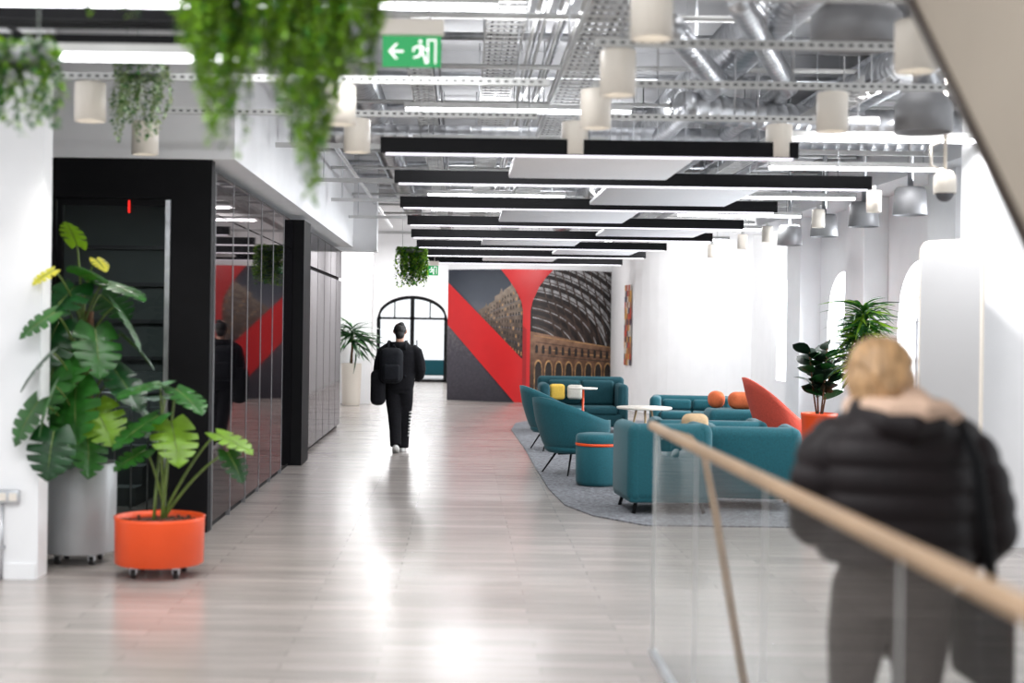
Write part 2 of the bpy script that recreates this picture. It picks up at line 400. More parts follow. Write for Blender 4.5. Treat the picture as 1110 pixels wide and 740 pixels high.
for k in range(11):
    R0 = 46+k*12
    def arc(R, yb=100): return [(x, max(0, yb-(R*0.82)*math.sqrt(max(0, 1-((x-80)/R)**2)))) for x in [90+i*2.5 for i in range(0, 41)] if abs(x-80) < R and x <= 191]
    A = arc(R0+7); Bn = arc(R0)
    if len(A) > 2 and len(Bn) > 2:
        band(A, Bn, m_glaz if k >= 4 else m_rib, 2, 3)
        C = arc(R0+2); C2 = arc(R0+3.2)
        band(C2, C, m_rib if k >= 4 else m_glaz, 3, 3)
for k in range(13):
    x0 = 96+k*8
    band([(x0, 0), (x0+1.2, 0), (x0+26, 88)], [(x0, 0.1), (x0+23.5, 88), (x0+26, 89)], m_rib, 4, 3)
band([(88,66),(110,70),(140,76),(191,84)], [(88,142),(191,142)], m_brick, 5)
for j in range(4): 
    yb_ = 70+7*j
    band([(92+j*2,yb_),(191,yb_+14-2*j)], [(92+j*2,yb_+.7),(191,yb_+15-2*j)], m_rib if j%2 else m_win, 6)
for i in range(14):
    cx = 95+i*7.1; yt = 80+(cx-95)*.08
    band([(cx-1.5+3*q/6, yt+3-3*math.sqrt(max(0,1-((q-3)/3)**2))) for q in range(7)], [(cx-1.5,yt+9),(cx+1.5,yt+9)], m_dark, 7, 2)
for i in range(9):
    cx = 97+i*11; w = 4.3; top = 96+.4*i
    band([(cx-w+2*w*q/12, top+9-9*math.sqrt(max(0,1-((q-6)/6)**2))) for q in range(13)], [(cx-w,128),(cx+w,128)], m_win, 7, 2)
    w = 3.5
    band([(cx-w+2*w*q/12, top+10-8*math.sqrt(max(0,1-((q-6)/6)**2))) for q in range(13)], [(cx-w,129),(cx+w,129)], m_dark, 8, 2)
band([(88,130),(191,126)], [(88,142),(191,142)], m_dark, 9)
for i in range(11): band([(96+i*9,126+i%3),(98+i*9,126+i%3)], [(96+i*9,134),(98+i*9,134)], m_rib if i%2 else m_win, 10)
band([(0,14),(84,100)], [(0,60),(72,142),(84,142)], m_red, 11)
band([(56,0),(112,0)], [(56,0.1),(64,10),(72,22),(78,34),(80,44),(80.001,142),(88,142),(88.001,44),(90,34),(97,18),(105,7),(112,0.1)], m_red, 12)
band([(80,60),(84,64)], [(80,142),(84,142)], m_red2, 13)
mu.done('station_mural')

# curved white wall + right wall with arched windows
path = []
for i in range(15):
    a = pi*(1-0.5*i/14.0)
    path.append((3.52+2.1*(1+math.cos(a)), 31.0-3.6*math.sin(a)))
path = [(3.52, 34.0)]+path+[(5.62, 27.2)]
cw = B()
for (x0, y0), (x1, y1) in zip(path, path[1:]):
    cw.add([(x0,y0,0),(x1,y1,0),(x1,y1,CZ),(x0,y0,CZ)], [(0,1,2,3)], white, True)
cw.done('wall_curved')
rw = B()
RX = 5.6; wins = [24.4, 20.9, 17.4, 14.0]; ww = 0.85
cur = 27.4
for wc in wins:
    rw.box(RX, RX+0.35, wc+ww, cur, 0, CZ, white)
    rw.box(RX, RX+0.35, wc-ww, wc+ww, 0, 0.85, white)
    for i in range(16):
        y0 = wc-ww+2*ww*i/16; y1 = wc-ww+2*ww*(i+1)/16
        z0 = archz(y0, wc, ww, 1.85, 0.75); z1 = archz(y1, wc, ww, 1.85, 0.75)
        rw.add([(RX,y0,z0),(RX,y1,z1),(RX,y1,CZ),(RX,y0,CZ),(RX+.35,y0,z0),(RX+.35,y1,z1)], [(0,1,2,3),(0,1,5,4)], white)
    cur = wc-ww
rw.box(RX, RX+0.35, 11.9, cur, 0, CZ, white)
for wc in (22.65, 19.15, 15.7): rw.box(RX-0.32, RX, wc-0.45, wc+0.45, 0, CZ, white)
rw.box(RX-0.55, RX-0.001, 12.2, 26.5, 3.5, 3.9, white)
rw.done('wall_right')
for i, wc in enumerate(wins):
    w = B()
    X = RX+0.26
    pts = [(X, wc-ww*math.cos(pi*k/20), archz(wc-ww*math.cos(pi*k/20), wc, ww, 1.85, 0.75)-0.02) for k in range(21)]
    w.tube([(X, wc-ww, 0.85)]+pts+[(X, wc+ww, 0.85)], 0.03, mdgrey, seg=4)
    for yy in (wc-ww/3, wc+ww/3): w.box(X-.02, X+.02, yy-.015, yy+.015, 0.85, archz(yy, wc, ww, 1.85, 0.75), mdgrey)
    for zz in (0.87, 1.35, 1.85): w.box(X-.02, X+.02, wc-ww, wc+ww, zz-.015, zz+.015, mdgrey)
    w.done('window_%d' % (i+1))
    area('window_daylight', (RX+0.75, wc, 1.8), 1.6, 1.9, 380, (-1, 0, -0.12), (0.92, 0.96, 1))
boxobj('wall_pier_right', 4.16, 5.98, 11.4, 11.88, 0, CZ-0.005, white)
cp = B()
edge = [(1.62,12.35),(1.22,12.95),(1.02,13.7),(0.95,15),(0.93,17),(0.92,20),(0.86,23.8),(1.0,25.5),(1.5,26.6)]
vs = [(x, y, 0.012) for x, y in edge]+[(4.6,26.6,0.012),(5.2,26.6,0.012),(5.2,12.35,0.012)]
vs2 = [(x, y, 0) for x, y, z in vs]; nn = len(vs)
cp.add(vs+vs2, [tuple(range(nn-1,-1,-1))]+[(i, (i+1)%nn, (i+1)%nn+nn, i+nn) for i in range(nn)], carpetm)
cp.done('carpet')
boxobj('baseboard_left', -6.0, -2.79, 9.385, 9.399, 0, 0.1, white)

wa = B()
def CPt(t, z, off=0.03):
    k = t*(len(path)-1); i = min(int(k), len(path)-2); f = k-i
    x = path[i][0]*(1-f)+path[i+1][0]*f; y = path[i][1]*(1-f)+path[i+1][1]*f
    return (x-off*0.9, y-off, z)
cols = [mat('art_%d' % i, c, 0.5, var=0.4, scale=9) for i, c in enumerate([(0.45,0.06,0.03),(0.50,0.27,0.07),(0.06,0.05,0.08),(0.30,0.12,0.06),(0.5,0.46,0.42)])]
for i in range(5):
    for j in range(14):
        t0 = 0.12+0.020*i; z0 = 0.95+0.122*j
        wa.add([CPt(t0, z0), CPt(t0+0.020, z0), CPt(t0+0.020, z0+0.122), CPt(t0, z0+0.122)], [(0,1,2,3)], cols[(i*3+j*2+(i*j)%3) % 5])
wa.done('wall_artwork')

# ------------------------------------------------------------------ ceiling services
def baffle(y, x0, x1, zb=2.98):
    b = B(); L = x1-x0; h = L/2
    b.box(-h, h, -0.03, 0.03, 0.014, 0.13, blackm)
    b.box(-h+.04, h-.04, -0.024, 0.024, 0.0, 0.014, stripe2)
    for x in (-h+0.3, 0, h-0.3): b.tube([(x, 0, 0.13), (x, 0, CZ-zb)], 0.004, galv, seg=5)
    b.done('linear_pendant_light', ((x0+x1)/2, y, zb))
ys = [10.6, 12.8, 15.4, 18.0, 20.5, 23.0, 25.6, 28.4]
ends = [(-.62,2.49), (-.62,3.67), (-.68,3.4), (-.70,3.55), (-.74,3.6), (-.74,3.3), (-.8,3.3), (-.8,3.2)]
for yv, (a, b2) in zip(ys, ends): baffle(yv, a, b2)
def acoustic(x0, x1, y0, y1, z=3.03):
    b = B(); hx, hy = (x1-x0)/2, (y1-y0)/2
    b.rbox(-hx, hx, -hy, hy, 0, 0.045, acou, r=0.012, seg=2)
    for sx in (-1, 1):
        for sy in (-1, 1): b.tube([(sx*(hx-.1), sy*(hy-.1), 0.04), (sx*(hx-.1), sy*(hy-.1), CZ-z)], 0.003, galv, seg=4)
    b.done('acoustic_panel', ((x0+x1)/2, (y0+y1)/2, z))
for a in [(.40,1.80,10.8,12.6), (1.35,2.8,13.0,15.2), (.45,2.0,15.6,17.8), (1.9,3.3,18.2,20.3), (.3,1.8,20.7,22.8), (1.6,3.0,23.2,25.4), (.4,1.8,25.8,28.2)]:
    acoustic(*a)
def downlight(x, y, zb=3.0, r=0.1, h=0.25):
    b = B()
    b.lathe([(0.0, h), (r*0.96, h), (r, h-0.01), (r, 0.0), (r-.012, 0.0), (r-.012, 0.05), (0, 0.05)], lampw, seg=28)
    b.lathe([(r-.014, 0.045), (0.0, 0.045)], lampe, seg=20)
    b.tube([(0, 0, h), (0, 0, h+0.05)], 0.02, ltgrey)
    b.done('cylinder_downlight', (x, y, zb))
for (x, yv, z) in ((-2.42,9.2,3.0),(-2.42,10.8,2.98),(-.80,9.2,3.0),(-.80,10.65,3.0),(.87,6.65,3.06),(.85,7.9,3.0),(.85,9.2,3.0),(.83,10.65,3.0),(2.20,6.95,2.98),(2.38,9.2,3.0),(2.36,10.65,3.0)):
    downlight(x, yv, z)
for (x, yv) in ((-2.42,9.2),(-2.42,10.8),(-.8,9.2),(-.8,10.65),(.85,7.9),(.85,9.2),(2.38,9.2),(2.36,10.65)):
    l = bpy.data.lights.new('downlight_beam', 'SPOT'); l.energy = 70; l.spot_size = 1.9; l.spot_blend = 0.8; l.shadow_soft_size = 0.08; l.color = (1, 0.97, 0.92)
    o = bpy.data.objects.new('downlight_beam', l); S.collection.objects.link(o); o.location = (x, yv, 2.97)
for (x, yv) in ((3.9,13.5),(3.9,15.6),(3.9,18.2),(3.9,19.8),(3.9,22.2)): downlight(x, yv, 2.85, 0.07, 0.2)
for (x, yv) in ((4.37,13.9),(4.37,15.5),(4.37,17.2),(4.37,19.0)):
    b = B()
    b.lathe([(0, .27), (.13, .27), (.15, .24), (.165, .0), (.155, 0), (.14, .2), (0, .22)], mdgrey, seg=28)
    b.tube([(0,0,.27),(0,0,CZ-2.86)], 0.03, galv); b.done('ventilation_drum', (x, yv, 2.86))
for (x, yv, z, r) in ((3.1,9.6,3.06,.19), (2.35,8.55,3.42,.27)):
    b = B(); b.lathe([(0,.3),(r*.5,.3),(r*.8,.24),(r,.18),(r,0),(r-.015,0),(r-.03,.12),(0,.15)], mdgrey, seg=32)
    b.tube([(0,0,.3),(0,0,CZ-z)], r*0.4, galv, seg=20); b.done('ventilation_drum', (x, yv, z))
def strut(y, x0, x1, z=3.27, slots=True):
    b = B(); h = (x1-x0)/2
    b.box(-h, h, -0.02, 0.02, 0, 0.045, ltgrey)
    k = -h+0.03
    while slots and k < h-0.03:
        b.box(k, k+0.026, -0.022, -0.019, 0.016, 0.029, slotm); k += 0.055
    for x in (-h+.15, 0, h-.15): b.tube([(x, 0, .04), (x, 0, CZ-z)], 0.006, galv, seg=5)
    b.done('perforated_strut', ((x0+x1)/2, y, z))
strut(6.75, 0.7, 2.6); strut(7.9, 0.72, 2.62); strut(9.2, 1.1, 3.15); strut(9.2, -2.8, 0.55); strut(10.65, 0.95, 3.1); strut(10.65, -2.6, 0.55)
for k, yv in enumerate([13.6, 16.8, 19.4, 22.4, 26]): strut(yv, -1.80, 4.6, 3.40, False)
def duct(name, pts, r, mt, rib=0.12):
    P = [V(p) for p in pts]; out = []; rs = []
    for a, b2 in zip(P, P[1:]):
        L = (b2-a).length; n = max(1, int(L/rib))
        for i in range(n):
            for (t, k) in ((0, 1.0), (0.42, 1.0), (0.5, 1.045), (0.58, 1.0)):
                out.append(a.lerp(b2, (i+t)/n)); rs.append(r*k)
    out.append(P[-1]); rs.append(r)
    b = B(); c = P[0]
    b.tube([p-c for p in out], rs, mt, seg=20)
    for a, b2 in zip(P, P[1:]):
        m_ = a.lerp(b2, 0.5)-c
        if abs((b2-a).z) < 0.1: b.tube([m_, V((m_.x, m_.y, CZ-c.z))], 0.008, galv, seg=5)
    b.done(name, c)
duct('spiral_duct', [(2.15,6.0,3.95),(2.15,14,3.95),(2.15,31,3.95)], .20, galv)
duct('spiral_duct', [(3.35,7.0,3.75),(3.35,27,3.75)], .16, galv)
duct('spiral_duct', [(1.75,11.4,3.5),(3.1,12.2,3.5),(4.7,12.2,3.5)], .12, galv)
duct('spiral_duct', [(-1.0,9.5,4.05),(-1.0,30,4.05)], .17, galv)
duct('spiral_duct', [(-1.7,14.2,3.62),(4.6,14.2,3.62)], .10, galv)
duct('spiral_duct', [(1.3,9.0,3.62),(1.95,11.0,3.62),(1.95,20.0,3.62)], .085, galv)
duct('spiral_duct', [(1.6,8.4,3.66),(2.6,11.4,3.66),(2.6,20,3.66)], .075, galv)
sd = B(); sd.box(-.35,.35,-7,6.5,0,.3,galv)
for k in range(10): sd.box(-.375,.375,-7+1.5*k-.02,-7+1.5*k+.02,-.025,.325,ltgrey)
for k in (-6,-2,2,6): sd.box(-.37,-.36,k,k+.02,.3,CZ-4.0,galv); sd.box(.36,.37,k,k+.02,.3,CZ-4.0,galv)
sd.done('rectangular_duct', (4.35,19.5,4.0))
def tray(x, y0, y1, z, w=0.3):
    b = B(); 
    b.box(-w/2,-w/2+.012,0,y1-y0,0,.06,ltgrey); b.box(w/2-.012,w/2,0,y1-y0,0,.06,ltgrey)
    k = 0.0
    while k < y1-y0: b.box(-w/2,w/2,k,k+.035,0,.012,ltgrey); k += .15
    for i in range(5): b.tube([(-w/2+.05+i*.05,0,.03),(-w/2+.05+i*.05,(y1-y0),.03)], .011, [dkgrey,mdgrey,galv][i%3], seg=5)
    k = 0.5
    while k < y1-y0: b.tube([(-w/2,k,.05),(-w/2,k,CZ-z)], .006, galv, seg=4); b.tube([(w/2,k,.05),(w/2,k,CZ-z)], .006, galv, seg=4); k += 3
    b.done('cable_tray', (x, y0, z))
tray(0.88, 6.2, 30, 3.56, 0.34); tray(0.30, 8, 30, 3.95, 0.3); tray(-0.35, 11, 30, 3.7, .2); tray(2.9, 10, 30, 3.45, .2)
cd = B()
for i in range(7):
    z = 3.9+0.06*(i % 3); x = 0.50+0.05*i
    cd.tube([(x,7.4,z),(x,30,z)], .014, [ltgrey,galv][i%2], seg=6)
for i in range(10):
    yv = 9.8+1.9*i
    cd.tube([(-1.8,yv,3.85),(4.8,yv,3.85)], .022, ltgrey, seg=6)
    cd.tube([(-1.8,yv+.5,4.2),(4.8,yv+.5,4.2)], .035, galv, seg=8)
for x,z in ((1.35,4.25),(1.5,4.25),(-1.5,3.8),(3.7,4.2),(2.65,4.3)):
    cd.tube([(x,9.5,z),(x,30,z)], .03, galv, seg=8)
for i in range(5):
    x = -1.7+1.4*i; cd.tube([(x,12,3.85),(x,12,CZ)], .01, galv, seg=5)
for i in range(4): cd.tube([(-2.6,7.6+i*.08,3.62+.05*(i%2)),(0.35,7.6+i*.08,3.62+.05*(i%2)),(0.45,7.8+i*.08,3.9)], .016, galv, seg=6)
cd.done('conduit_pipes')
for i, yv in enumerate((14.9, 19.6, 24.3, 29.0)): boxobj('ceiling_beam', -1.85, 5.6, yv, yv+.3, 4.36, CZ, ceilm)
def batten(x0, x1, y, z, power=0):
    b = B(); h = (x1-x0)/2
    b.box(-h, h, -0.045, 0.045, 0.03, 0.075, ltgrey); b.rbox(-h+.01, h-.01, -0.035, 0.035, 0.0, 0.032, stripe, r=.01, seg=2)
    for x in (-h+.2, h-.2): b.tube([(x, 0, .07), (x, 0, CZ-z)], .004, galv, seg=4)
    b.done('batten_light', ((x0+x1)/2, y, z))
    if power: area('batten_glow', ((x0+x1)/2, y, z-.004), (x1-x0)-.04, 0.06, power, (0,0,-1), (.98,.99,1))
for i, yv in enumerate((11.3, 13.3, 16.3, 18.9, 21.4, 24.0)):
    batten(2.6+.25*(i%2), 4.5, yv, 3.22, 38)
    batten(-.5, 1.4, yv+.6, 3.5, 85)
batten(-1.6, 0.2, 8.6, 3.62, 60)
batten(-3.4,-1.1,7.0,2.99,45); batten(-3.4,-1.2,6.2,3.08,30)
for yv in (7.0, 6.2):
    b = B(); 
    for k in range(3): b.box(-1.15, 1.15, .1+.09*k, .13+.09*k, 0, .1, blackm)
    for x in (-1.1, 0, 1.1): b.box(x-.01, x+.01, -.05, .34, .1, .12, blackm); b.tube([(x, .1, .1), (x, .1, CZ-3.06)], .005, galv, seg=4)
    b.done('louvre_rail', (-2.28, yv+.1, 3.06))
for yv in (10, 14, 18, 22, 26): area('uplight', (0.9, yv, 3.78), 2.6, 0.25, 50, (0,0,1), (0.97,0.98,1))
for yv in (30, 36, 41): area('lobby_ceiling_light', (-1.7, yv, 4.3), 1.5, 1.5, 300, (0,0,-1))
area('overhead_fill_light', (-1.5, 3.6, 4.5), 4.0, 1.2, 250, (0,0,-1))  # added area lights above the view, brightening the front zone; no skylight exists
area('overhead_fill_light', (2.6, 9.3, 4.55), 2.0, 2.0, 40, (0,0,-1))
area('wall_washer', (4.0, 24.5, 3.3), 1.2, .12, 85, (0.25,1,-0.5))
area('wall_washer', (2.7, 26.5, 3.3), 1.2, .12, 70, (0.4,1,-0.6))
area('wall_washer', (3.2, 10.2, 3.5), .8, .12, 100, (1,.6,-0.7))
area('wall_washer', (1.5, 30.2, 3.3), 2.4, .12, 42, (0,1,-0.5))

b = B()
b.tube([(0,0,.12),(0,0,CZ-2.70)], .014, lampw); b.lathe([(0,.16),(.05,.16),(.075,.12),(.08,.05),(.078,.0)], lampw, seg=24)
b.ell((0,0,0), (.062,.062,.06), dkgrey, 16, 10); b.tube([(-.03,0,.16),(-.10,0,.2),(-.10,0,.34),(0,0,.38)], .012, lampw)
b.done('dome_cctv_camera', (3.42, 10.1, 2.70))

def exit_sign(x, y, z, w):
    e = B(); h = w*0.53
    e.box(-w/2, w/2, -.006, .006, 0, h, signg)
    e.box(-w/2-.015, w/2+.015, -.03, .03, h+.005, h+.09, lampw)
    e.tube([(-w*.3,0,h+.09),(-w*.3,0,CZ-z)], .005, galv, seg=5); e.tube([(w*.3,0,h+.09),(w*.3,0,CZ-z)], .005, galv, seg=5)
    f = -.009
    def q(pts): e.add([(px*w, f, pz*h) for px, pz in pts], [tuple(range(len(pts)))], signw)
    q([(-.40,.5),(-.28,.25),(-.23,.25),(-.32,.46),(-.14,.46),(-.14,.54),(-.32,.54),(-.23,.75),(-.28,.75)])
    q([(.26,.12),(.29,.12),(.29,.84),(.26,.84)]); q([(.26,.84),(.42,.84),(.42,.9),(.26,.9)]); q([(.39,.12),(.42,.12),(.42,.84),(.39,.84)])
    q([(.11,.82),(.13,.76),(.16,.76),(.18,.82),(.16,.88),(.13,.88)])
    q([(.12,.72),(.19,.70),(.20,.46),(.14,.44)]); q([(.14,.46),(.19,.46),(.12,.30),(.03,.28),(.03,.34),(.09,.36)])
    q([(.16,.46),(.20,.46),(.25,.28),(.27,.12),(.23,.10),(.21,.26)]); q([(.12,.72),(.12,.64),(.05,.58),(.04,.48),(.01,.50),(.02,.63)])
    q([(.19,.68),(.23,.58),(.29,.60),(.29,.55),(.23,.52),(.18,.60)])
    e.done('exit_sign', (x, y, z))
exit_sign(-0.30, 8.0, 3.16, 0.33)
exit_sign(-0.65, 28.0, 2.72, 0.36)

# ------------------------------------------------------------------ balustrade & stair flight
bl = B()
rail = [(1.01,7.45,1.2),(1.01,6.8,1.2),(1.02,5.5,1.2),(1.03,4.0,1.2),(1.04,2.0,1.2),(1.05,0.8,1.2)]
bl.tube(rail, (0.026), oakr, seg=14)
bl.ell((1.01,7.45,1.2), (.026,.03,.026), oakr)
gl = [(7.45,6.15),(6.13,4.76),(4.74,3.3),(3.28,1.9),(1.88,0.8)]
for a, b2 in gl:
    bl.add([(1.024,a,.0),(1.024,b2,.0),(1.024,b2,1.185),(1.024,a,1.185)], [(0,1,2,3)], glass)
bl.box(1.020, 1.028, 7.445, 7.455, 0, 1.185, ltgrey)
bl.box(1.005, 1.043, 0.8, 7.46, 0.0, 0.03, galv)
for a, b2 in gl[:-1]: bl.box(1.022, 1.026, b2-.012, b2-.004, 0.03, 1.18, ltgrey)
bl.done('glass_balustrade')
br_ = B()
br_.tube([(1.12,7.45,1.16),(1.22,7.55,1.13),(1.29,7.5,1.05),(1.30,7.2,.78),(1.31,6.4,.03)], .02, oakr, seg=12)
br_.lathe([(.05,0),(.05,.015),(0,.02)], galv, c=(1.31,6.38,0), seg=16)
br_.done('sloping_handrail')
sf = B(); sl = (2.87-1.97)/(5.09-4.04)
def zl(y): return 1.97+sl*(y-4.04)
ya, yb = 1.75, 7.05
poly = [(ya, zl(ya)), (yb, zl(yb)), (yb, CZ-.01), (yb-2.0, CZ-.01), (ya, zl(ya)+1.5)]
def prism(x0, x1, pl, mt):
    n_ = len(pl); vs = [(x0, a, c) for a, c in pl]+[(x1, a, c) for a, c in pl]
    sf.add(vs, [tuple(range(n_)), tuple(range(2*n_-1, n_-1, -1))]+[(i, (i+1)%n_, (i+1)%n_+n_, i+n_) for i in range(n_)], mt)
prism(1.62, 1.70, poly, beige)
prism(1.605, 1.72, [(ya, zl(ya)-.05), (yb, zl(yb)-.05), (yb, zl(yb)+.0), (ya, zl(ya)+.0)], bronze)
prism(2.9, 2.98, poly, beige)
y = ya
while y < yb-.3:
    sf.box(1.70, 2.9, y, y+.28, zl(y)+.18, zl(y)+.42, beige); y += .26
sf.done('stair_flight')

b = B()
b.rbox(-.075,.075,-.04,0,0,.09,galv,r=.008,seg=2); b.box(-.06,-.01,-.044,-.04,.02,.07,lampw); b.box(.01,.06,-.044,-.04,.02,.07,lampw)
b.tube([(-.04,-.02,0),(-.04,-.02,-.5)], .011, galv)
b.box(-.06,-.02,-.03,0,-.3,-.28,galv)
b.done('wall_socket', (-2.97, 9.398, 0.50))

b = B(); hwid = .27
def rrect(hw_, z0, z1, r, n=6):
    out = []
    for cx, cz, a0 in ((hw_-r, z1-r, 0), (-hw_+r, z1-r, pi/2), (-hw_+r, z0+r, pi), (hw_-r, z0+r, 1.5*pi)):
        for i in range(n+1): a = a0+pi/2*i/n; out.append((cx+r*math.cos(a), cz+r*math.sin(a)))
    return out
rr_ = rrect(hwid, .30, 2.42, .07); nr = len(rr_)
b.add([(x,-.018,z) for x,z in rr_]+[(x,.018,z) for x,z in rr_], [tuple(range(nr-1,-1,-1)), tuple(range(nr,2*nr))]+[(i,(i+1)%nr,(i+1)%nr+nr,i+nr) for i in range(nr)], boardm)
b.tube([(x,0,z) for x,z in rr_]+[(rr_[0][0],0,rr_[0][1])], .020, lampw, caps=False)
for x in (-.2,.2):
    b.tube([(x,0,.3),(x,0,.03)], .02, lampw); b.tube([(x,-.2,.03),(x,.2,.03)], .02, lampw)
    for yv in (-.18,.18): b.lathe([(0,0),(.03,.0),(.03,.03),(0,.03)], rubber, c=(x,yv,0), seg=12)
b.done('mobile_whiteboard', (3.82, 11.1, 0), math.radians(-53))

# ------------------------------------------------------------------ furniture
def tub_chair(name, loc, rz, mt, R=0.38, backh=0.85, armh=0.60, seath=0.44, legm=None, flare=0.10):
    b = B(); legm = legm or blackm
    nseg = 26; th = 0.045; rows_ = 7
    outer = []; inner = []
    for i in range(nseg+1):
        t = -1+2*i/nseg; ang = t*math.radians(128)
        k = 0.5+0.5*math.cos(min(1, abs(t)*1.05)*pi)
        top = armh+(backh-armh)*k**0.9
        for j in range(rows_+1):
            s_ = j/rows_; z = 0.28+(top-0.28)*s_
            rr = R*(0.80+0.20*min(1, s_*1.6)**0.6)+flare*s_*k
            cx, cy = math.sin(ang), -math.cos(ang)
            outer.append((rr*cx, rr*cy, z)); ri = rr-th*(1-0.35*s_)
            inner.append((ri*cx, ri*cy, z))
    vs = outer+inner; o = len(outer); st = rows_+1; fs = []
    for i in range(nseg):
        for j in range(rows_):
            a = i*st+j; fs.append((a, a+st, a+st+1, a+1)); fs.append((o+a, o+a+1, o+a+st+1, o+a+st))
        a = i*st+rows_; fs.append((a, a+st, o+a+st, o+a)); a = i*st; fs.append((a, o+a, o+a+st, a+st))
    for i in (0, nseg):
        for j in range(rows_):
            a = i*st+j; fs.append((a, a+1, o+a+1, o+a) if i == 0 else (a, o+a, o+a+1, a+1))
    b.add(vs, fs, mt, True)
    b.lathe([(0,.25),(R*.75,.25),(R*.84,.28),(R*.86,.33),(0,.34)], mt, seg=32)
    b.lathe([(0,.33),(R*.80,.33),(R*.85,.36),(R*.85,seath-.03),(R*.80,seath),(0,seath+.015)], mt, seg=32)
    for k in range(4):
        a = pi/4+k*pi/2
        b.tube([(R*.5*math.cos(a), R*.5*math.sin(a), .26), (R*.92*math.cos(a), R*.92*math.sin(a), 0)], [.014,.009], legm, seg=8)
    b.tube([(-R*.55,0,.235),(R*.55,0,.235)], .012, legm); b.tube([(0,-R*.55,.235),(0,R*.55,.235)], .012, legm)
    return b.done(name, loc, rz)
tub_chair('teal_tub_armchair', (1.36,16.7,.012), math.radians(-62), teal, R=.43, backh=.90, armh=.64)
tub_chair('teal_tub_armchair', (1.34,19.9,.012), math.radians(-75), teal, R=.42, backh=.90)
tub_chair('coral_highback_chair', (4.2,18.4,.012), math.radians(-85), redf, R=.36, backh=1.10, armh=.55, flare=.2)
b = B()
b.lathe([(0,0.0),(.20,0.0),(.225,.02),(.235,.05),(.238,.42),(.232,.43)], teal, seg=40)
b.lathe([(.232,.43),(.243,.435),(.243,.455),(.232,.46)], orange, seg=40)
b.lathe([(.232,.46),(.240,.48),(.238,.53),(.22,.555),(.15,.565),(0,.568)], teal, seg=40)
b.done('teal_ottoman', (1.50,15.45,.012))
def sofa(name, loc, rz, w, d, bh, sh=.43, arms=True, armh=None, mt=teal, cush=2, r=.07):
    b = B(); armh = armh or bh
    b.rbox(-w/2+.02, w/2-.02, -d/2+.02, d/2, .10, sh-.12, mt, r=.03)
    b.rbox(-w/2, w/2, -d/2, -d/2+.2, .10, bh, mt, r=r, seg=4)
    if arms:
        b.rbox(-w/2, -w/2+.17, -d/2, d/2, .10, armh, mt, r=r, seg=4); b.rbox(w/2-.17, w/2, -d/2, d/2, .10, armh, mt, r=r, seg=4)
    iw = w-(.34 if arms else .04); x0 = -iw/2
    for i in range(cush):
        b.rbox(x0+iw*i/cush+.004, x0+iw*(i+1)/cush-.004, -d/2+.16, d/2+.02, sh-.13, sh, mt, r=.04)
        b.rbox(x0+iw*i/cush+.01, x0+iw*(i+1)/cush-.01, -d/2+.15, -d/2+.30, sh, max(sh+.1, bh-.06), mt, r=.05)
    for sx in (-1,1):
        for sy in (-1,1): b.tube([(sx*(w/2-.1), sy*(d/2-.1), .12), (sx*(w/2-.07), sy*(d/2-.08), 0)], .018, blackm)
    return b.done(name, loc, rz)
sofa('teal_sofa', (1.91,13.45,.012), math.radians(5), .80, .80, .83, cush=1, r=.1)
sofa('teal_sofa', (2.82,13.85,.012), math.radians(-6), .92, .76, .78, cush=1, r=.09)
sofa('teal_sofa', (2.72,15.7,.012), math.radians(-4), 1.25, .75, .72, cush=2)
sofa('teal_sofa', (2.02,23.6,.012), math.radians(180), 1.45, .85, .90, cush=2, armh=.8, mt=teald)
sofa('teal_sofa', (3.65,22.4,.012), math.radians(170), 1.3, .75, .66, cush=2)
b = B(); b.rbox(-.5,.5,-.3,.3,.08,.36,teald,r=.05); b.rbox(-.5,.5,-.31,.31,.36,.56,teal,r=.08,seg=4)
for sx in (-1,1):
    for sy in (-1,1): b.tube([(sx*.42,sy*.22,.1),(sx*.44,sy*.24,0)], .018, blackm)
b.done('teal_bench_seat', (4.1,20.8,.012))
def cushion(name, loc, r, mt, rz=0):
    b = B(); b.rbox(-r[0],r[0],-r[1],r[1],-r[2],r[2],mt,r=min(r)*.9,seg=5)
    return b.done(name, loc, rz)
cushion('orange_bolster_cushion', (4.12,20.75,.695), (.21,.15,.125), orangef)
cushion('orange_bolster_cushion', (3.78,21.0,.695), (.12,.15,.125), orangef)
cushion('mustard_cushion', (1.60,23.55,.66), (.13,.06,.13), yellowf, .2)
cushion('cream_cushion', (1.90,23.55,.66), (.13,.06,.12), creamf, -.2)
cushion('tan_cushion', (2.25,13.62,.80), (.13,.08,.11), tanf, .3)
b = B(); b.lathe([(0,.73),(.33,.73),(.335,.74),(.335,.75),(.33,.757),(0,.757)], lampw, seg=40)
for k in range(3):
    a = .5+k*2*pi/3; b.tube([(.10*math.cos(a),.10*math.sin(a),.73),(.27*math.cos(a),.27*math.sin(a),0)], .013, tanf)
b.done('round_coffee_table', (2.24,17.3,.012))
b = B(); b.lathe([(0,.80),(.21,.80),(.215,.82),(0,.825)], lampw, seg=32); b.tube([(0,0,.02),(0,0,.8)], .016, orange); b.lathe([(.16,0),(.16,.01),(0,.03)], orange, seg=24)
b.done('side_table', (1.83,21.2,.012))
sofa('teal_sofa', (-0.8,47.5,0), 0, 1.4, .8, .62, cush=2)

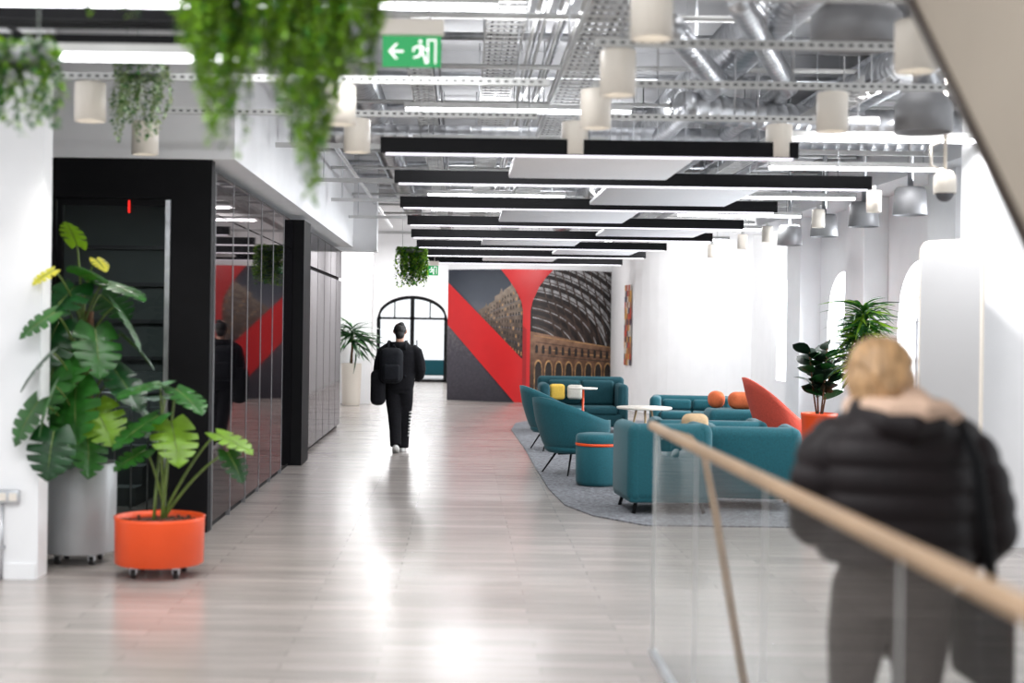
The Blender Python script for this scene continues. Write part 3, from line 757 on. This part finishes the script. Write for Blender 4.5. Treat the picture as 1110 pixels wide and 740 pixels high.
# ------------------------------------------------------------------ plants
def frame(base, direction, roll=0.0, up=V((0,0,1))):
    y = V(direction).normalized(); x = y.cross(up)
    if x.length < 1e-3: x = V((1,0,0))
    x.normalize(); z = x.cross(y)
    M = Matrix((x, y, z)).transposed().to_4x4()
    return Matrix.Translation(V(base)) @ M @ Matrix.Rotation(roll, 4, 'Y')
def heart_leaf(b, base, direction, L, Wd, mt, roll=0, splits=True, droop=0.35):
    M = frame(base, direction, roll); n_ = 28; vs = []; fs = []
    for side in (-1, 1):
        o = len(vs)
        for i in range(n_+1):
            t = i/n_
            w = Wd*0.5*(math.sin(pi*min(1, (t*0.92+0.10)))**0.62)*(1-0.25*t) if t < 1 else 0
            notch = splits and (i % 5 == 3) and 0.12 < t < 0.9
            wn = w*(0.36 if notch else 1.0)
            ym = L*(t*1.0); shift = L*(0.10*(1-t)-0.22*(1-t)**3*1.3)
            z1 = -droop*L*(t**2)*0.5; z2 = z1-0.28*wn+0.12*L*math.sin(pi*min(1,wn/Wd))
            vs.append((0, ym, z1)); vs.append((side*wn*0.5, ym+shift*0.5, z1+0.03*L)); vs.append((side*wn, ym+shift, z2))
        for i in range(n_):
            a = o+3*i
            for k in (0, 1):
                q = (a+k, a+k+3, a+k+4, a+k+1)
                fs.append(q if side < 0 else q[::-1])
    b.add(vs, fs, mt, True, M)
    b.tube([M @ V((0, 0, .002)), M @ V((0, L*.5, -droop*L*.125+.002)), M @ V((0, L*.95, -droop*L*.45))], [.005,.004,.001], stem, seg=5)
def petiole(b, p0, p1, sag=0.12, r=.007):
    p0, p1 = V(p0), V(p1); mid = p0.lerp(p1, .55)+V((0,0,sag))
    pts = [(p0*(1-t)**2+mid*2*t*(1-t)+p1*t*t) for t in [i/8 for i in range(9)]]
    b.tube(pts, [r*1.3-(r*.5)*i/8 for i in range(9)], stem, seg=6)
def casters(b, r, n_=4):
    for k in range(n_):
        a = pi/4+k*2*pi/n_; x, y = r*math.cos(a), r*math.sin(a)
        b.tube([(x,y,.05),(x,y,.085)], .012, galv); b.tube([(x-.014,y,.03),(x+.014,y,.03)], .03, rubber, seg=14); b.box(x-.022,x-.018,y-.02,y+.02,.03,.07,galv); b.box(x+.018,x+.022,y-.02,y+.02,.03,.07,galv); b.box(x-.022,x+.022,y-.02,y+.02,.066,.072,galv)
mo = B()
mo.lathe([(0,.08),(.245,.08),(.25,.09),(.255,.70),(.25,.71),(.235,.71),(.232,.66)], potgrey, seg=48)
mo.lathe([(.234,.66),(.12,.675),(0,.68)], soil, seg=24); casters(mo, .17)
mo.tube([(0.04,0,.66),(0.04,0,1.0),(0.03,0,1.4),(0.04,0,1.78)], [.055,.052,.048,.04], bark, seg=12)
mo.tube([(-.04,-.04,.66),(-.03,-.05,1.1),(.0,-.05,1.5),(.02,-.04,1.85)], [.022,.02,.017,.012], stem, seg=8)
ML = [((-.02,-.10,2.24),(-.1,-.6,.75),.20,.20,lf_l),((.0,-.72,2.04),(-.8,-.5,-.5),.15,.15,lf_y),((.14,-.2,2.14),(.7,-.6,-.5),.13,.12,lf_y),
 ((.02,-.15,2.02),(.5,-.6,.1),.30,.28,lf_m),((.18,-.12,1.98),(.9,-.4,-.2),.32,.32,lf_m),((.0,-.2,1.95),(-.3,-.8,-.5),.36,.36,lf_d),
 ((.26,-.1,1.82),(.7,-.3,-.8),.34,.34,lf_m),((-.18,-.1,1.92),(-.8,-.3,-.3),.32,.3,lf_d),
 ((-.10,-.25,1.70),(-.2,-.7,-.9),.34,.36,lf_d),((.14,-.2,1.66),(.3,-.6,-.9),.34,.34,lf_m),((.3,-.1,1.62),(.9,-.3,-.6),.32,.32,lf_d),
 ((.03,-.80,1.76),(-.8,-.3,-.5),.24,.24,lf_m),((.02,-.80,1.50),(-.7,-.2,-.7),.28,.26,lf_d),((.04,-.80,1.28),(-.4,-.3,-1.),.30,.30,lf_m),((-.07,-.80,1.18),(-.6,-.3,-1.),.28,.28,lf_m),((.03,-.78,.98),(-.1,-.3,-1.),.28,.32,lf_d),
 ((-.1,-.35,1.38),(-.2,-.6,-1.),.36,.38,lf_m),((.04,-.3,1.26),(.1,-.6,-1.),.38,.38,lf_m),((.26,-.15,1.38),(.7,-.4,-.7),.34,.34,lf_d),
 ((-.12,-.35,1.10),(-.4,-.5,-1.),.36,.38,lf_m),((.16,-.25,1.12),(.5,-.6,-.6),.32,.32,lf_l),((-.02,-.36,.98),(-.1,-.5,-1.),.30,.34,lf_d),((-.2,-.4,.95),(-.3,-.5,-1.),.28,.3,lf_m),
 ((.34,-.05,1.18),(.8,-.2,-.6),.32,.30,lf_d),((.1,.1,1.9),(.3,.6,-.3),.3,.3,lf_d),((-.1,.12,1.6),(-.4,.6,-.5),.3,.3,lf_d),((.2,.12,1.3),(.5,.6,-.5),.3,.3,lf_d),
 ((-.02,-.22,1.5),(.1,-.9,-.7),.34,.34,lf_m),((.12,-.3,.95),(.3,-.6,-1.),.3,.3,lf_m),((.3,.0,1.0),(.9,.1,-.4),.28,.28,lf_d)]
for (p, d, L, w, mt) in ML:
    z0 = max(.75, p[2]-.35)
    petiole(mo, (0, -.03, min(z0, 1.82)), p, .10)
    heart_leaf(mo, p, d, L*1.15, w*1.15, mt, roll=random.uniform(-.5,.5))
mo.done('potted_monstera', (-2.69,10.1,0))
mo = B()
mo.lathe([(0,.085),(.285,.085),(.295,.09),(.30,.38),(.305,.40),(.285,.40),(.28,.36)], orange, seg=56)
mo.lathe([(.282,.35),(.15,.37),(0,.38)], soil, seg=32); casters(mo, .2)
for i in range(60):
    a = random.uniform(0,2*pi); r = random.uniform(0,.26)
    mo.ell((r*math.cos(a), r*math.sin(a), .375), (random.uniform(.01,.025), random.uniform(.01,.02), .012), soil, 6, 4)
ML = [((.0,-.05,1.30),(-.5,-.6,-.1),.36,.38,lf_m),((.0,-.12,1.08),(-.75,-.6,-.45),.38,.38,lf_m),((.08,-.06,1.04),(.3,-.7,-.6),.38,.36,lf_l),((.10,-.03,1.26),(.6,-.5,-.3),.32,.30,lf_m),
 ((.38,-.02,.96),(.8,-.3,-.25),.30,.28,lf_l),((-.08,-.1,.85),(-.6,-.5,-.3),.26,.26,lf_m),((.46,-.05,.84),(.6,-.4,-.8),.24,.22,lf_d),((.0,.1,1.18),(-.2,.6,.1),.3,.3,lf_d)]
for (p, d, L, w, mt) in ML:
    petiole(mo, (random.uniform(-.05,.05), random.uniform(-.04,.04), .36), p, .12, .009)
    heart_leaf(mo, p, d, L, w, mt, roll=random.uniform(-.4,.4))
mo.done('potted_monstera', (-2.02,9.62,0))

def simple_leaf(b, base, d, L, w, mt, bend=0.4, roll=0.0, n_=5):
    M = frame(base, d, roll); vs = []; fs = []
    for i in range(n_+1):
        t = i/n_; ww_ = w*.5*math.sin(pi*(t*.9+.06))**.8 if i < n_ else 0
        z = -bend*L*t*t; vs += [(-ww_, L*t, z+.15*ww_), (0, L*t, z), (ww_, L*t, z+.15*ww_)]
    for i in range(n_):
        a = 3*i; fs += [(a,a+1,a+4,a+3),(a+1,a+2,a+5,a+4)]
    b.add(vs, fs, mt, True, M)
rp = B(); rp.lathe([(0,0),(.17,0),(.18,.02),(.22,.66),(.225,.70),(.20,.70),(.198,.66)], orange, seg=36); rp.lathe([(.2,.65),(0,.67)], soil, seg=20)
for k in range(4):
    a = k*1.7; tip = (.15*math.cos(a), .12*math.sin(a), 1.36+.06*k)
    rp.tube([(.03*math.cos(a),.03*math.sin(a),.65), (tip[0]*.6, tip[1]*.6, 1.0), tip], [.012,.01,.006], bark, seg=6)
    for i in range(12):
        t = .3+.7*i/12; ang = i*2.4+k; z = .66+(tip[2]-.66)*t
        simple_leaf(rp, (tip[0]*t, tip[1]*t, z), (math.cos(ang), math.sin(ang), .7), .26, .17, lf_b if i%3 else lf_d, .3, roll=random.uniform(-.9,.9))
rp.done('potted_rubber_plant', (4.42,17.5,.012))
def bushy(name, loc, z0, n_, L, w, mts, poth, potm, R=.2, spread=.9, zr=(-.25,.12)):
    b = B(); b.lathe([(0,0),(R*.85,0),(R*.88,.02),(R,poth-.02),(R,poth),(R*.9,poth),(R*.9,poth-.05)], potm, seg=32); b.lathe([(R*.9,poth-.05),(0,poth-.03)], soil, seg=16)
    b.tube([(0,0,poth-.05),(.01,0,(poth+z0)/2),(0,0,z0)], [.025,.02,.015], bark, seg=8)
    for i in range(n_):
        a = i*2.399; e = random.uniform(-.35, 1.4)
        d = (math.cos(a)*spread, math.sin(a)*spread, e)
        simple_leaf(b, (0,0,z0+random.uniform(*zr)), d, L*random.uniform(.7,1.1), w, random.choice(mts), random.uniform(.5,1.1), roll=random.uniform(-.8,.8), n_=7)
    b.done(name, loc)
bushy('potted_dracaena', (4.66,16.5,.012), 1.80, 420, .36, .034, [lf_m,lf_l,lf_m,lf_d], .85, potgrey, zr=(-.55,.20))
bushy('potted_palm', (-2.35,30.6,0), 1.55, 80, .6, .06, [lf_m,lf_d,lf_d], .9, lampw, R=.22)

def hanging(name, loc, L, D, strands, lens, leaf, mts, th=.10, top=.10, dens=.026):
    b = B()
    b.rbox(-L/2, L/2, -D/2, D/2, 0.0, th, mdgrey, r=.015, seg=2)
    for x in (-L/2+.05, L/2-.05): b.tube([(x,0,th-.01),(x,0,CZ-loc[2])], .004, galv, seg=4)
    for s_ in range(strands):
        u = random.uniform(-.5,.5); x = u*L*1.08; y = random.uniform(-.6,.6)*D; ln = lens(u)*random.uniform(.45,1.05)
        n_ = max(4, int(ln/dens)); pts = []; dx, dy = random.uniform(-.07,.07), random.uniform(-.05,.05)
        for i in range(n_+1):
            t = i/n_; pts.append((x+dx*math.sin(t*3)+random.uniform(-.006,.006), y+dy*math.sin(t*2.5)-.03*t, top-ln*t))
        b.tube(pts, .0016, stem, seg=3)
        for p in pts:
            for q in range(2):
                a = random.uniform(0,2*pi)
                simple_leaf(b, p, (math.cos(a), math.sin(a), random.uniform(-.9,.3)), leaf*random.uniform(.6,1.2), leaf*.7, random.choice(mts), .3, n_=2)
    for i in range(int(900*L*D/.1)):
        a = random.uniform(0,2*pi)
        simple_leaf(b, (random.uniform(-.56,.56)*L, random.uniform(-.62,.62)*D, random.uniform(-.02,top+.03)), (math.cos(a), math.sin(a)-.5, random.uniform(-.5,.5)), leaf, leaf*.7, random.choice(mts), .3, n_=2)
    b.done(name, loc)
hanging('hanging_ivy_planter', (-.64,5.0,2.86), .62, .3, 200, lambda u: .36+.46*math.exp(-((u-.14)/.12)**2)+.30*math.exp(-((u+.30)/.09)**2), .032, [lf_l,lf_l,lf_m,lf_l], dens=.020)
hanging('hanging_ivy_planter', (-1.20,5.3,2.93), .5, .2, 30, lambda u: .16, .032, [lf_m,lf_l])
hanging('hanging_ivy_planter', (-1.93,5.9,2.76), .42, .2, 60, lambda u: .34, .036, [lf_l,lf_m,lf_m], th=.07, top=.08)
hanging('hanging_ivy_planter', (-2.05,9.0,3.26), .28, .16, 40, lambda u: .46, .036, [lf_g,lf_g,lf_m], th=.06, top=.07)
hanging('hanging_ivy_planter', (-.85,24.0,2.95), .42, .3, 70, lambda u: .62, .06, [lf_l,lf_m], th=.06, top=.07)

# ------------------------------------------------------------------ people
def hand(b, wrist, d, side_dir, mt, s=1.0, curl=0.5):
    d = V(d).normalized(); x = (V(side_dir)-d*V(side_dir).dot(d)).normalized(); n_ = d.cross(x)
    w = V(wrist)
    for off in (-.024, -.008, .008, .024):
        b.tube([w-d*.03*s+x*off*.5*s, w+d*.03*s+x*off*s, w+d*.085*s+x*off*1.15*s], [.015*s,.0145*s,.012*s], mt, seg=10)
    for k, (off, ln) in enumerate(((.030,.072),(.010,.080),(-.010,.074),(-.030,.058))):
        p = w+d*.08*s+x*off*s; ang = 0; pts = [p]
        for j, f in enumerate((.45,.32,.23)):
            ang += curl*(.6+.12*k+.2*j); p = p+(d*math.cos(ang)+n_*math.sin(ang))*ln*f*s; pts.append(p)
        b.tube(pts, [.0092*s,.0088*s,.008*s,.0062*s], mt, seg=8)
    p = w+d*.025*s+x*.028*s
    b.tube([p, p+(x*.8+d*.6+n_*.3)*.032*s, p+(x*.75+d*1.2+n_*.6)*.05*s], [.013*s,.011*s,.008*s], mt, seg=8)
def head(b, c, mt, s=1.0):
    cx, cy, cz = c
    R = [(-.118,.030,.034,.060),(-.105,.045,.050,.045),(-.08,.056,.066,.028),(-.05,.064,.078,.014),(-.01,.072,.090,.004),(.03,.077,.097,0),(.07,.074,.094,-.004),(.10,.058,.074,-.006),(.118,.030,.04,-.006)]
    b.loft([(cx, cy+o*s, cz+z*s, rx*s, ry*s) for z, rx, ry, o in R], mt, 24)
    b.tube([(cx,cy-.02*s,cz-.05*s),(cx,cy-.025*s,cz-.13*s),(cx,cy-.035*s,cz-.20*s)], [.055*s,.056*s,.066*s], mt, seg=16)
    b.tube([(cx,cy+.088*s,cz+.02*s),(cx,cy+.105*s,cz-.012*s),(cx,cy+.112*s,cz-.028*s),(cx,cy+.09*s,cz-.04*s)], [.008*s,.011*s,.014*s,.008*s], mt, seg=8)
    for sx in (-1,1):
        b.tube([(cx+sx*.073*s,cy-.002*s,cz-.03*s),(cx+sx*.085*s,cy-.012*s,cz-.002*s),(cx+sx*.082*s,cy-.01*s,cz+.028*s),(cx+sx*.073*s,cy+.006*s,cz+.02*s)], [.008*s,.013*s,.013*s,.007*s], mt, seg=8)
def face_details(b, c, s=1.0):
    cx, cy, cz = c
    for sx in (-1,1):
        b.ell((cx+sx*.032*s,cy+.080*s,cz+.006*s), (.013*s,.010*s,.008*s), eyew, 10, 8); b.ell((cx+sx*.032*s,cy+.088*s,cz+.006*s), (.006*s,.004*s,.006*s), hairk, 8, 6)
        b.tube([(cx+sx*.018*s,cy+.092*s,cz+.026*s),(cx+sx*.045*s,cy+.082*s,cz+.028*s)], .004*s, hairk, seg=6)
    b.tube([(cx-.022*s,cy+.078*s,cz-.066*s),(cx,cy+.090*s,cz-.064*s),(cx+.022*s,cy+.078*s,cz-.066*s)], [.003*s,.007*s,.003*s], lips, seg=6)

man = empty('walking_man', (-0.83,19.3,0))
t = B()
t.loft([(0,0,.84,.185,.13),(0,0,.92,.205,.14),(0,-.005,1.0,.205,.145),(0,-.01,1.12,.21,.145),(0,-.012,1.25,.22,.145),(0,-.015,1.36,.22,.135),(0,-.018,1.43,.185,.115),(0,-.015,1.475,.12,.09),(0,-.005,1.50,.075,.075)], blackfab, 28, 2.4)
t.tube([(.16,-.015,1.415),(.23,-.02,1.36),(.275,-.035,1.22),(.29,-.04,1.13),(.275,.05,1.04),(.25,.16,.99)], [.068,.080,.076,.072,.064,.050], blackfab, seg=14)
t.tube([(-.16,-.015,1.415),(-.225,-.02,1.36),(-.27,-.045,1.22),(-.285,-.05,1.12),(-.285,-.01,1.0),(-.28,.04,.89)], [.068,.080,.075,.070,.060,.046], blackfab, seg=14)
t.tube([(-.11,-.05,1.47),(-.07,-.10,1.45),(0,-.125,1.44),(.07,-.10,1.45),(.11,-.05,1.47)], [.035,.05,.055,.05,.035], blackfab, seg=10)
t.done('hoodie', parent=man, remesh=.014, smooth_it=3)
t = B()
t.loft([(0,0,.80,.16,.115),(0,0,.86,.175,.125),(0,0,.95,.17,.12),(0,0,1.0,.16,.115)], blackfab, 24, 2.3)
t.tube([(.085,0,.88),(.085,.05,.68),(.072,.10,.50),(.060,.10,.28),(.055,.085,.10),(.055,.085,.055)], [.108,.102,.092,.086,.084,.085], blackfab, seg=16)
t.tube([(-.085,0,.88),(-.080,.0,.68),(-.060,-.01,.50),(-.04,-.10,.30),(-.03,-.19,.15),(-.028,-.215,.10)], [.108,.100,.090,.082,.078,.078], blackfab, seg=16)
t.done('trousers', parent=man, remesh=.014, smooth_it=3)
t = B()
def shoe(b, M, up=shoew):
    b.loft([(0,.05,.0,.046,.135),(0,.05,.025,.050,.14),(0,.045,.035,.047,.132),(0,.035,.06,.043,.115),(0,.0,.085,.038,.075),(0,-.02,.12,.036,.05)], up, 20, 2.4, M)
shoe(t, Matrix.Translation((.058,.09,0)))
shoe(t, Matrix.Translation((-.028,-.20,.045)) @ Matrix.Rotation(math.radians(-28), 4, 'X'))
t.done('sneakers', parent=man)
t = B()
for i in range(8): t.box(.125+.002*i, .142+.004*i, -.01+.004*i, .03+.003*i, .22+.045*i, .238+.045*i, shoew)
t.done('leg_print', parent=man)
t = B(); hand(t, (.243,.20,.985), (-.25,1,.05), (-1,.1,.5), skin, 1, .5); t.done('hand_right', parent=man, remesh=.004)
t = B(); hand(t, (-.278,.055,.86), (.05,.15,-1), (.2,1,0), skin, 1, .35); t.done('hand_left', parent=man, remesh=.004)
hc = (0,.0,1.632)
t = B(); head(t, hc, skin); t.done('head', parent=man, remesh=.005, smooth_it=2)
t = B(); face_details(t, hc); t.done('face', parent=man)
t = B(); t.ell((0,-.022,1.665), (.086,.098,.085), hairk, 20, 14); t.ell((0,-.062,1.60), (.062,.05,.07), hairk); t.ell((0.02,-.05,1.735), (.042,.045,.03), hairk)
t.done('hair', parent=man, remesh=.008)
t = B()
t.rbox(-.26,.06,-.36,-.13,.94,1.42,navyf,r=.10,seg=4); t.rbox(-.20,.02,-.41,-.34,.98,1.20,navyf,r=.035)
for x in (-.15,.08): t.tube([(x,-.17,1.40),(x*1.0,-.12,1.475),(x,.0,1.50),(x,.11,1.42),(x,.13,1.25),(x,.06,1.10),(x,-.16,1.03)], [.02]*7, navyf, seg=8)
t.tube([(-.10,-.25,1.41),(-.07,-.25,1.46),(-.04,-.25,1.41)], .01, navyf)
t.done('backpack', parent=man)
t = B()
t.rbox(-.38,-.18,-.24,.10,.64,1.12,blackfab,r=.08,seg=4)
t.tube([(-.33,-.12,1.05),(-.31,-.10,1.25),(-.22,-.05,1.43),(-.13,.0,1.50),(-.12,.1,1.44)], .014, blackfab, seg=6)
t.done('shoulder_bag', parent=man)

wo = empty('woman_in_puffer_jacket', (1.44,4.70,0))
t = B()
rings = []
zs = [0.95+i*(1.47-0.95)/60 for i in range(61)]
prof = [(.95,.235,.165),(1.0,.255,.185),(1.1,.262,.19),(1.2,.266,.19),(1.3,.268,.188),(1.36,.252,.18),(1.40,.225,.165),(1.44,.18,.14),(1.47,.13,.115)]
def pr(z):
    for a, b2 in zip(prof, prof[1:]):
        if z <= b2[0]+1e-6:
            f = (z-a[0])/(b2[0]-a[0]); return a[1]+(b2[1]-a[1])*f, a[2]+(b2[2]-a[2])*f
    return prof[-1][1:]
for z in zs:
    rx, ry = pr(z); q = abs(math.sin((z-.93)/.085*pi)); k = .014*(q**.6-.6)
    rings.append((0, -.005, z, rx+k, ry+k))
t.loft(rings, puffer, 40, 2.3)
def puffarm(b, pts, rs):
    P = [V(p) for p in pts]; out = []; ro = []; acc = 0
    for i, (a, b2) in enumerate(zip(P, P[1:])):
        L = (b2-a).length; n_ = max(3, int(L/.010))
        for k in range(n_):
            f = k/n_; r = rs[i]*(1-f)+rs[i+1]*f; s_ = acc+L*f
            out.append(a.lerp(b2, f)); ro.append(r+.012*(abs(math.sin(s_/.080*pi))**.6-.6))
        acc += L
    out.append(P[-1]); ro.append(rs[-1]-.01)
    for _ in range(8):
        out = [out[0]]+[(out[i-1]+out[i]*2+out[i+1])/4 for i in range(1, len(out)-1)]+[out[-1]]
    b.tube(out, ro, puffer, seg=20)
puffarm(t, [(.16,-.01,1.375),(.235,-.02,1.31),(.280,-.045,1.19),(.300,-.06,1.05),(.275,.05,.99),(.215,.17,.985)], [.080,.090,.090,.084,.076,.062])
puffarm(t, [(-.16,-.01,1.375),(-.235,-.01,1.31),(-.265,-.01,1.19),(-.275,.0,1.09),(-.24,.10,1.05),(-.17,.20,1.05)], [.080,.090,.084,.078,.072,.06])
t.tube([(-.12,.03,1.455),(-.13,-.06,1.44),(-.07,-.15,1.415),(0,-.175,1.405),(.07,-.15,1.415),(.13,-.06,1.44),(.12,.03,1.455)], [.04,.05,.055,.058,.055,.05,.04], puffer, seg=14)
t.done('puffer_jacket', parent=wo, remesh=.008, smooth_it=3)
t = B()
t.loft([(0,0,.78,.175,.135),(0,0,.86,.185,.14),(0,0,.95,.18,.135),(0,0,1.0,.165,.12)], taupe, 28, 2.2)
t.tube([(.09,0,.88),(.095,.02,.68),(.09,.04,.48),(.085,.0,.28),(.082,-.03,.10)], [.112,.098,.075,.062,.058], taupe, seg=18)
t.tube([(-.09,0,.88),(-.10,.07,.68),(-.10,.13,.49),(-.095,.12,.28),(-.09,.11,.10)], [.112,.098,.075,.062,.058], taupe, seg=18)
t.done('trousers', parent=wo, remesh=.012, smooth_it=3)
t = B(); shoe(t, Matrix.Translation((.082,-.03,0)), blackm); shoe(t, Matrix.Translation((-.09,.11,0)), blackm); t.done('shoes', parent=wo)
hc = (-.05,.03,1.578)
t = B(); head(t, hc, skin, .95); t.done('head', parent=wo, remesh=.005, smooth_it=2)
t = B(); face_details(t, hc, .95); t.done('face', parent=wo)
t = B()
t.ell((-.05,.005,1.598), (.106,.108,.096), hairb, 28, 20)
t.ell((-.05,-.03,1.545), (.110,.080,.085), hairb, 24, 16); t.ell((-.05,-.045,1.50), (.092,.06,.06), hairb, 20, 14)
for k in range(9):
    a = -1.2+2.4*k/8
    t.tube([(-.05+.092*math.sin(a)*.9,.03,1.605+.07*math.cos(a)),(-.05+.090*math.sin(a),-.06,1.59+.065*math.cos(a)),(-.05+.05*math.sin(a),-.112,1.55+.035*math.cos(a)),(-.05+.02*math.sin(a),-.12,1.52)], [.010,.013,.011,.008], hairb, seg=8)
t.ell((-.045,-.098,1.525), (.042,.035,.05), hairb)
t.tube([(-.145,.04,1.60),(-.155,.0,1.53),(-.14,-.02,1.47)], [.014,.014,.006], hairb); t.tube([(.04,.04,1.60),(.055,.0,1.53),(.045,-.02,1.46)], [.016,.014,.007], hairb)
t.done('hair', parent=wo, remesh=.004, smooth_it=6)
t = B()
for (zz, rx, ry, r_) in ((1.478,.088,.085,.036),(1.458,.115,.11,.034)):
    t.tube([(-.03+rx*math.cos(2*pi*i/20),-.01+ry*math.sin(2*pi*i/20),zz-.012*math.sin(2*pi*i/20*2)+.01*math.cos(2*pi*i/20)) for i in range(21)], r_, scarfm, seg=12)
t.tube([(-.13,-.08,1.465),(-.06,-.16,1.455),(.03,-.18,1.452),(.11,-.14,1.45),(.19,-.05,1.42)], [.03,.042,.046,.040,.028], scarfm, seg=12)
t.done('scarf', parent=wo, remesh=.008, smooth_it=3)
t = B(); hand(t, (.202,.19,.985), (-.8,.6,0), (0,.2,1), skin, .92, .45); t.done('hand_right', parent=wo, remesh=.004)
t = B(); hand(t, (-.152,.215,1.05), (.8,.6,0), (0,.2,1), skin, .92, .45); t.done('hand_left', parent=wo, remesh=.004)
t = B()
t.tube([(.13,.12,1.40),(.15,.02,1.455),(.17,-.10,1.43),(.195,-.205,1.30),(.215,-.225,1.12),(.25,-.20,.92)], [(.022,.008)]*6, blackm, seg=8)
t.tube([(.13,.12,1.40),(.22,.22,1.2),(.31,.12,.92)], [(.018,.008)]*3, blackm, seg=8)
t.rbox(.22,.34,-.20,.12,.56,.84,blackfab,r=.04,seg=3)
t.tube([(.25,-.19,.92),(.26,-.17,.82)], .014, blackm, seg=6)
t.tube([(.31,.12,.92),(.30,.09,.82)], .014, blackm, seg=6)
t.done('shoulder_bag', parent=wo)

# ------------------------------------------------------------------ world & camera
w = bpy.data.worlds.new('world'); S.world = w; w.use_nodes = True
bg = w.node_tree.nodes['Background']; bg.inputs[0].default_value = (0.93, 0.965, 1.0, 1); bg.inputs[1].default_value = 1.9
cam = bpy.data.cameras.new('camera'); co = bpy.data.objects.new('camera', cam); S.collection.objects.link(co)
cam.lens = 50; cam.sensor_width = 36; cam.sensor_fit = 'HORIZONTAL'
cam.shift_x = 55/1110; cam.shift_y = -15/1110
co.matrix_world = Matrix.Translation((0,0,1.7)) @ Matrix.Rotation(math.radians(90), 4, 'X') @ Matrix.Rotation(math.radians(0.8), 4, 'Z')
cam.dof.use_dof = True; cam.dof.focus_distance = 18.5; cam.dof.aperture_fstop = 1.2
cam.clip_end = 200
S.camera = co
S.view_settings.view_transform = 'Standard'
S.view_settings.exposure = -0.52
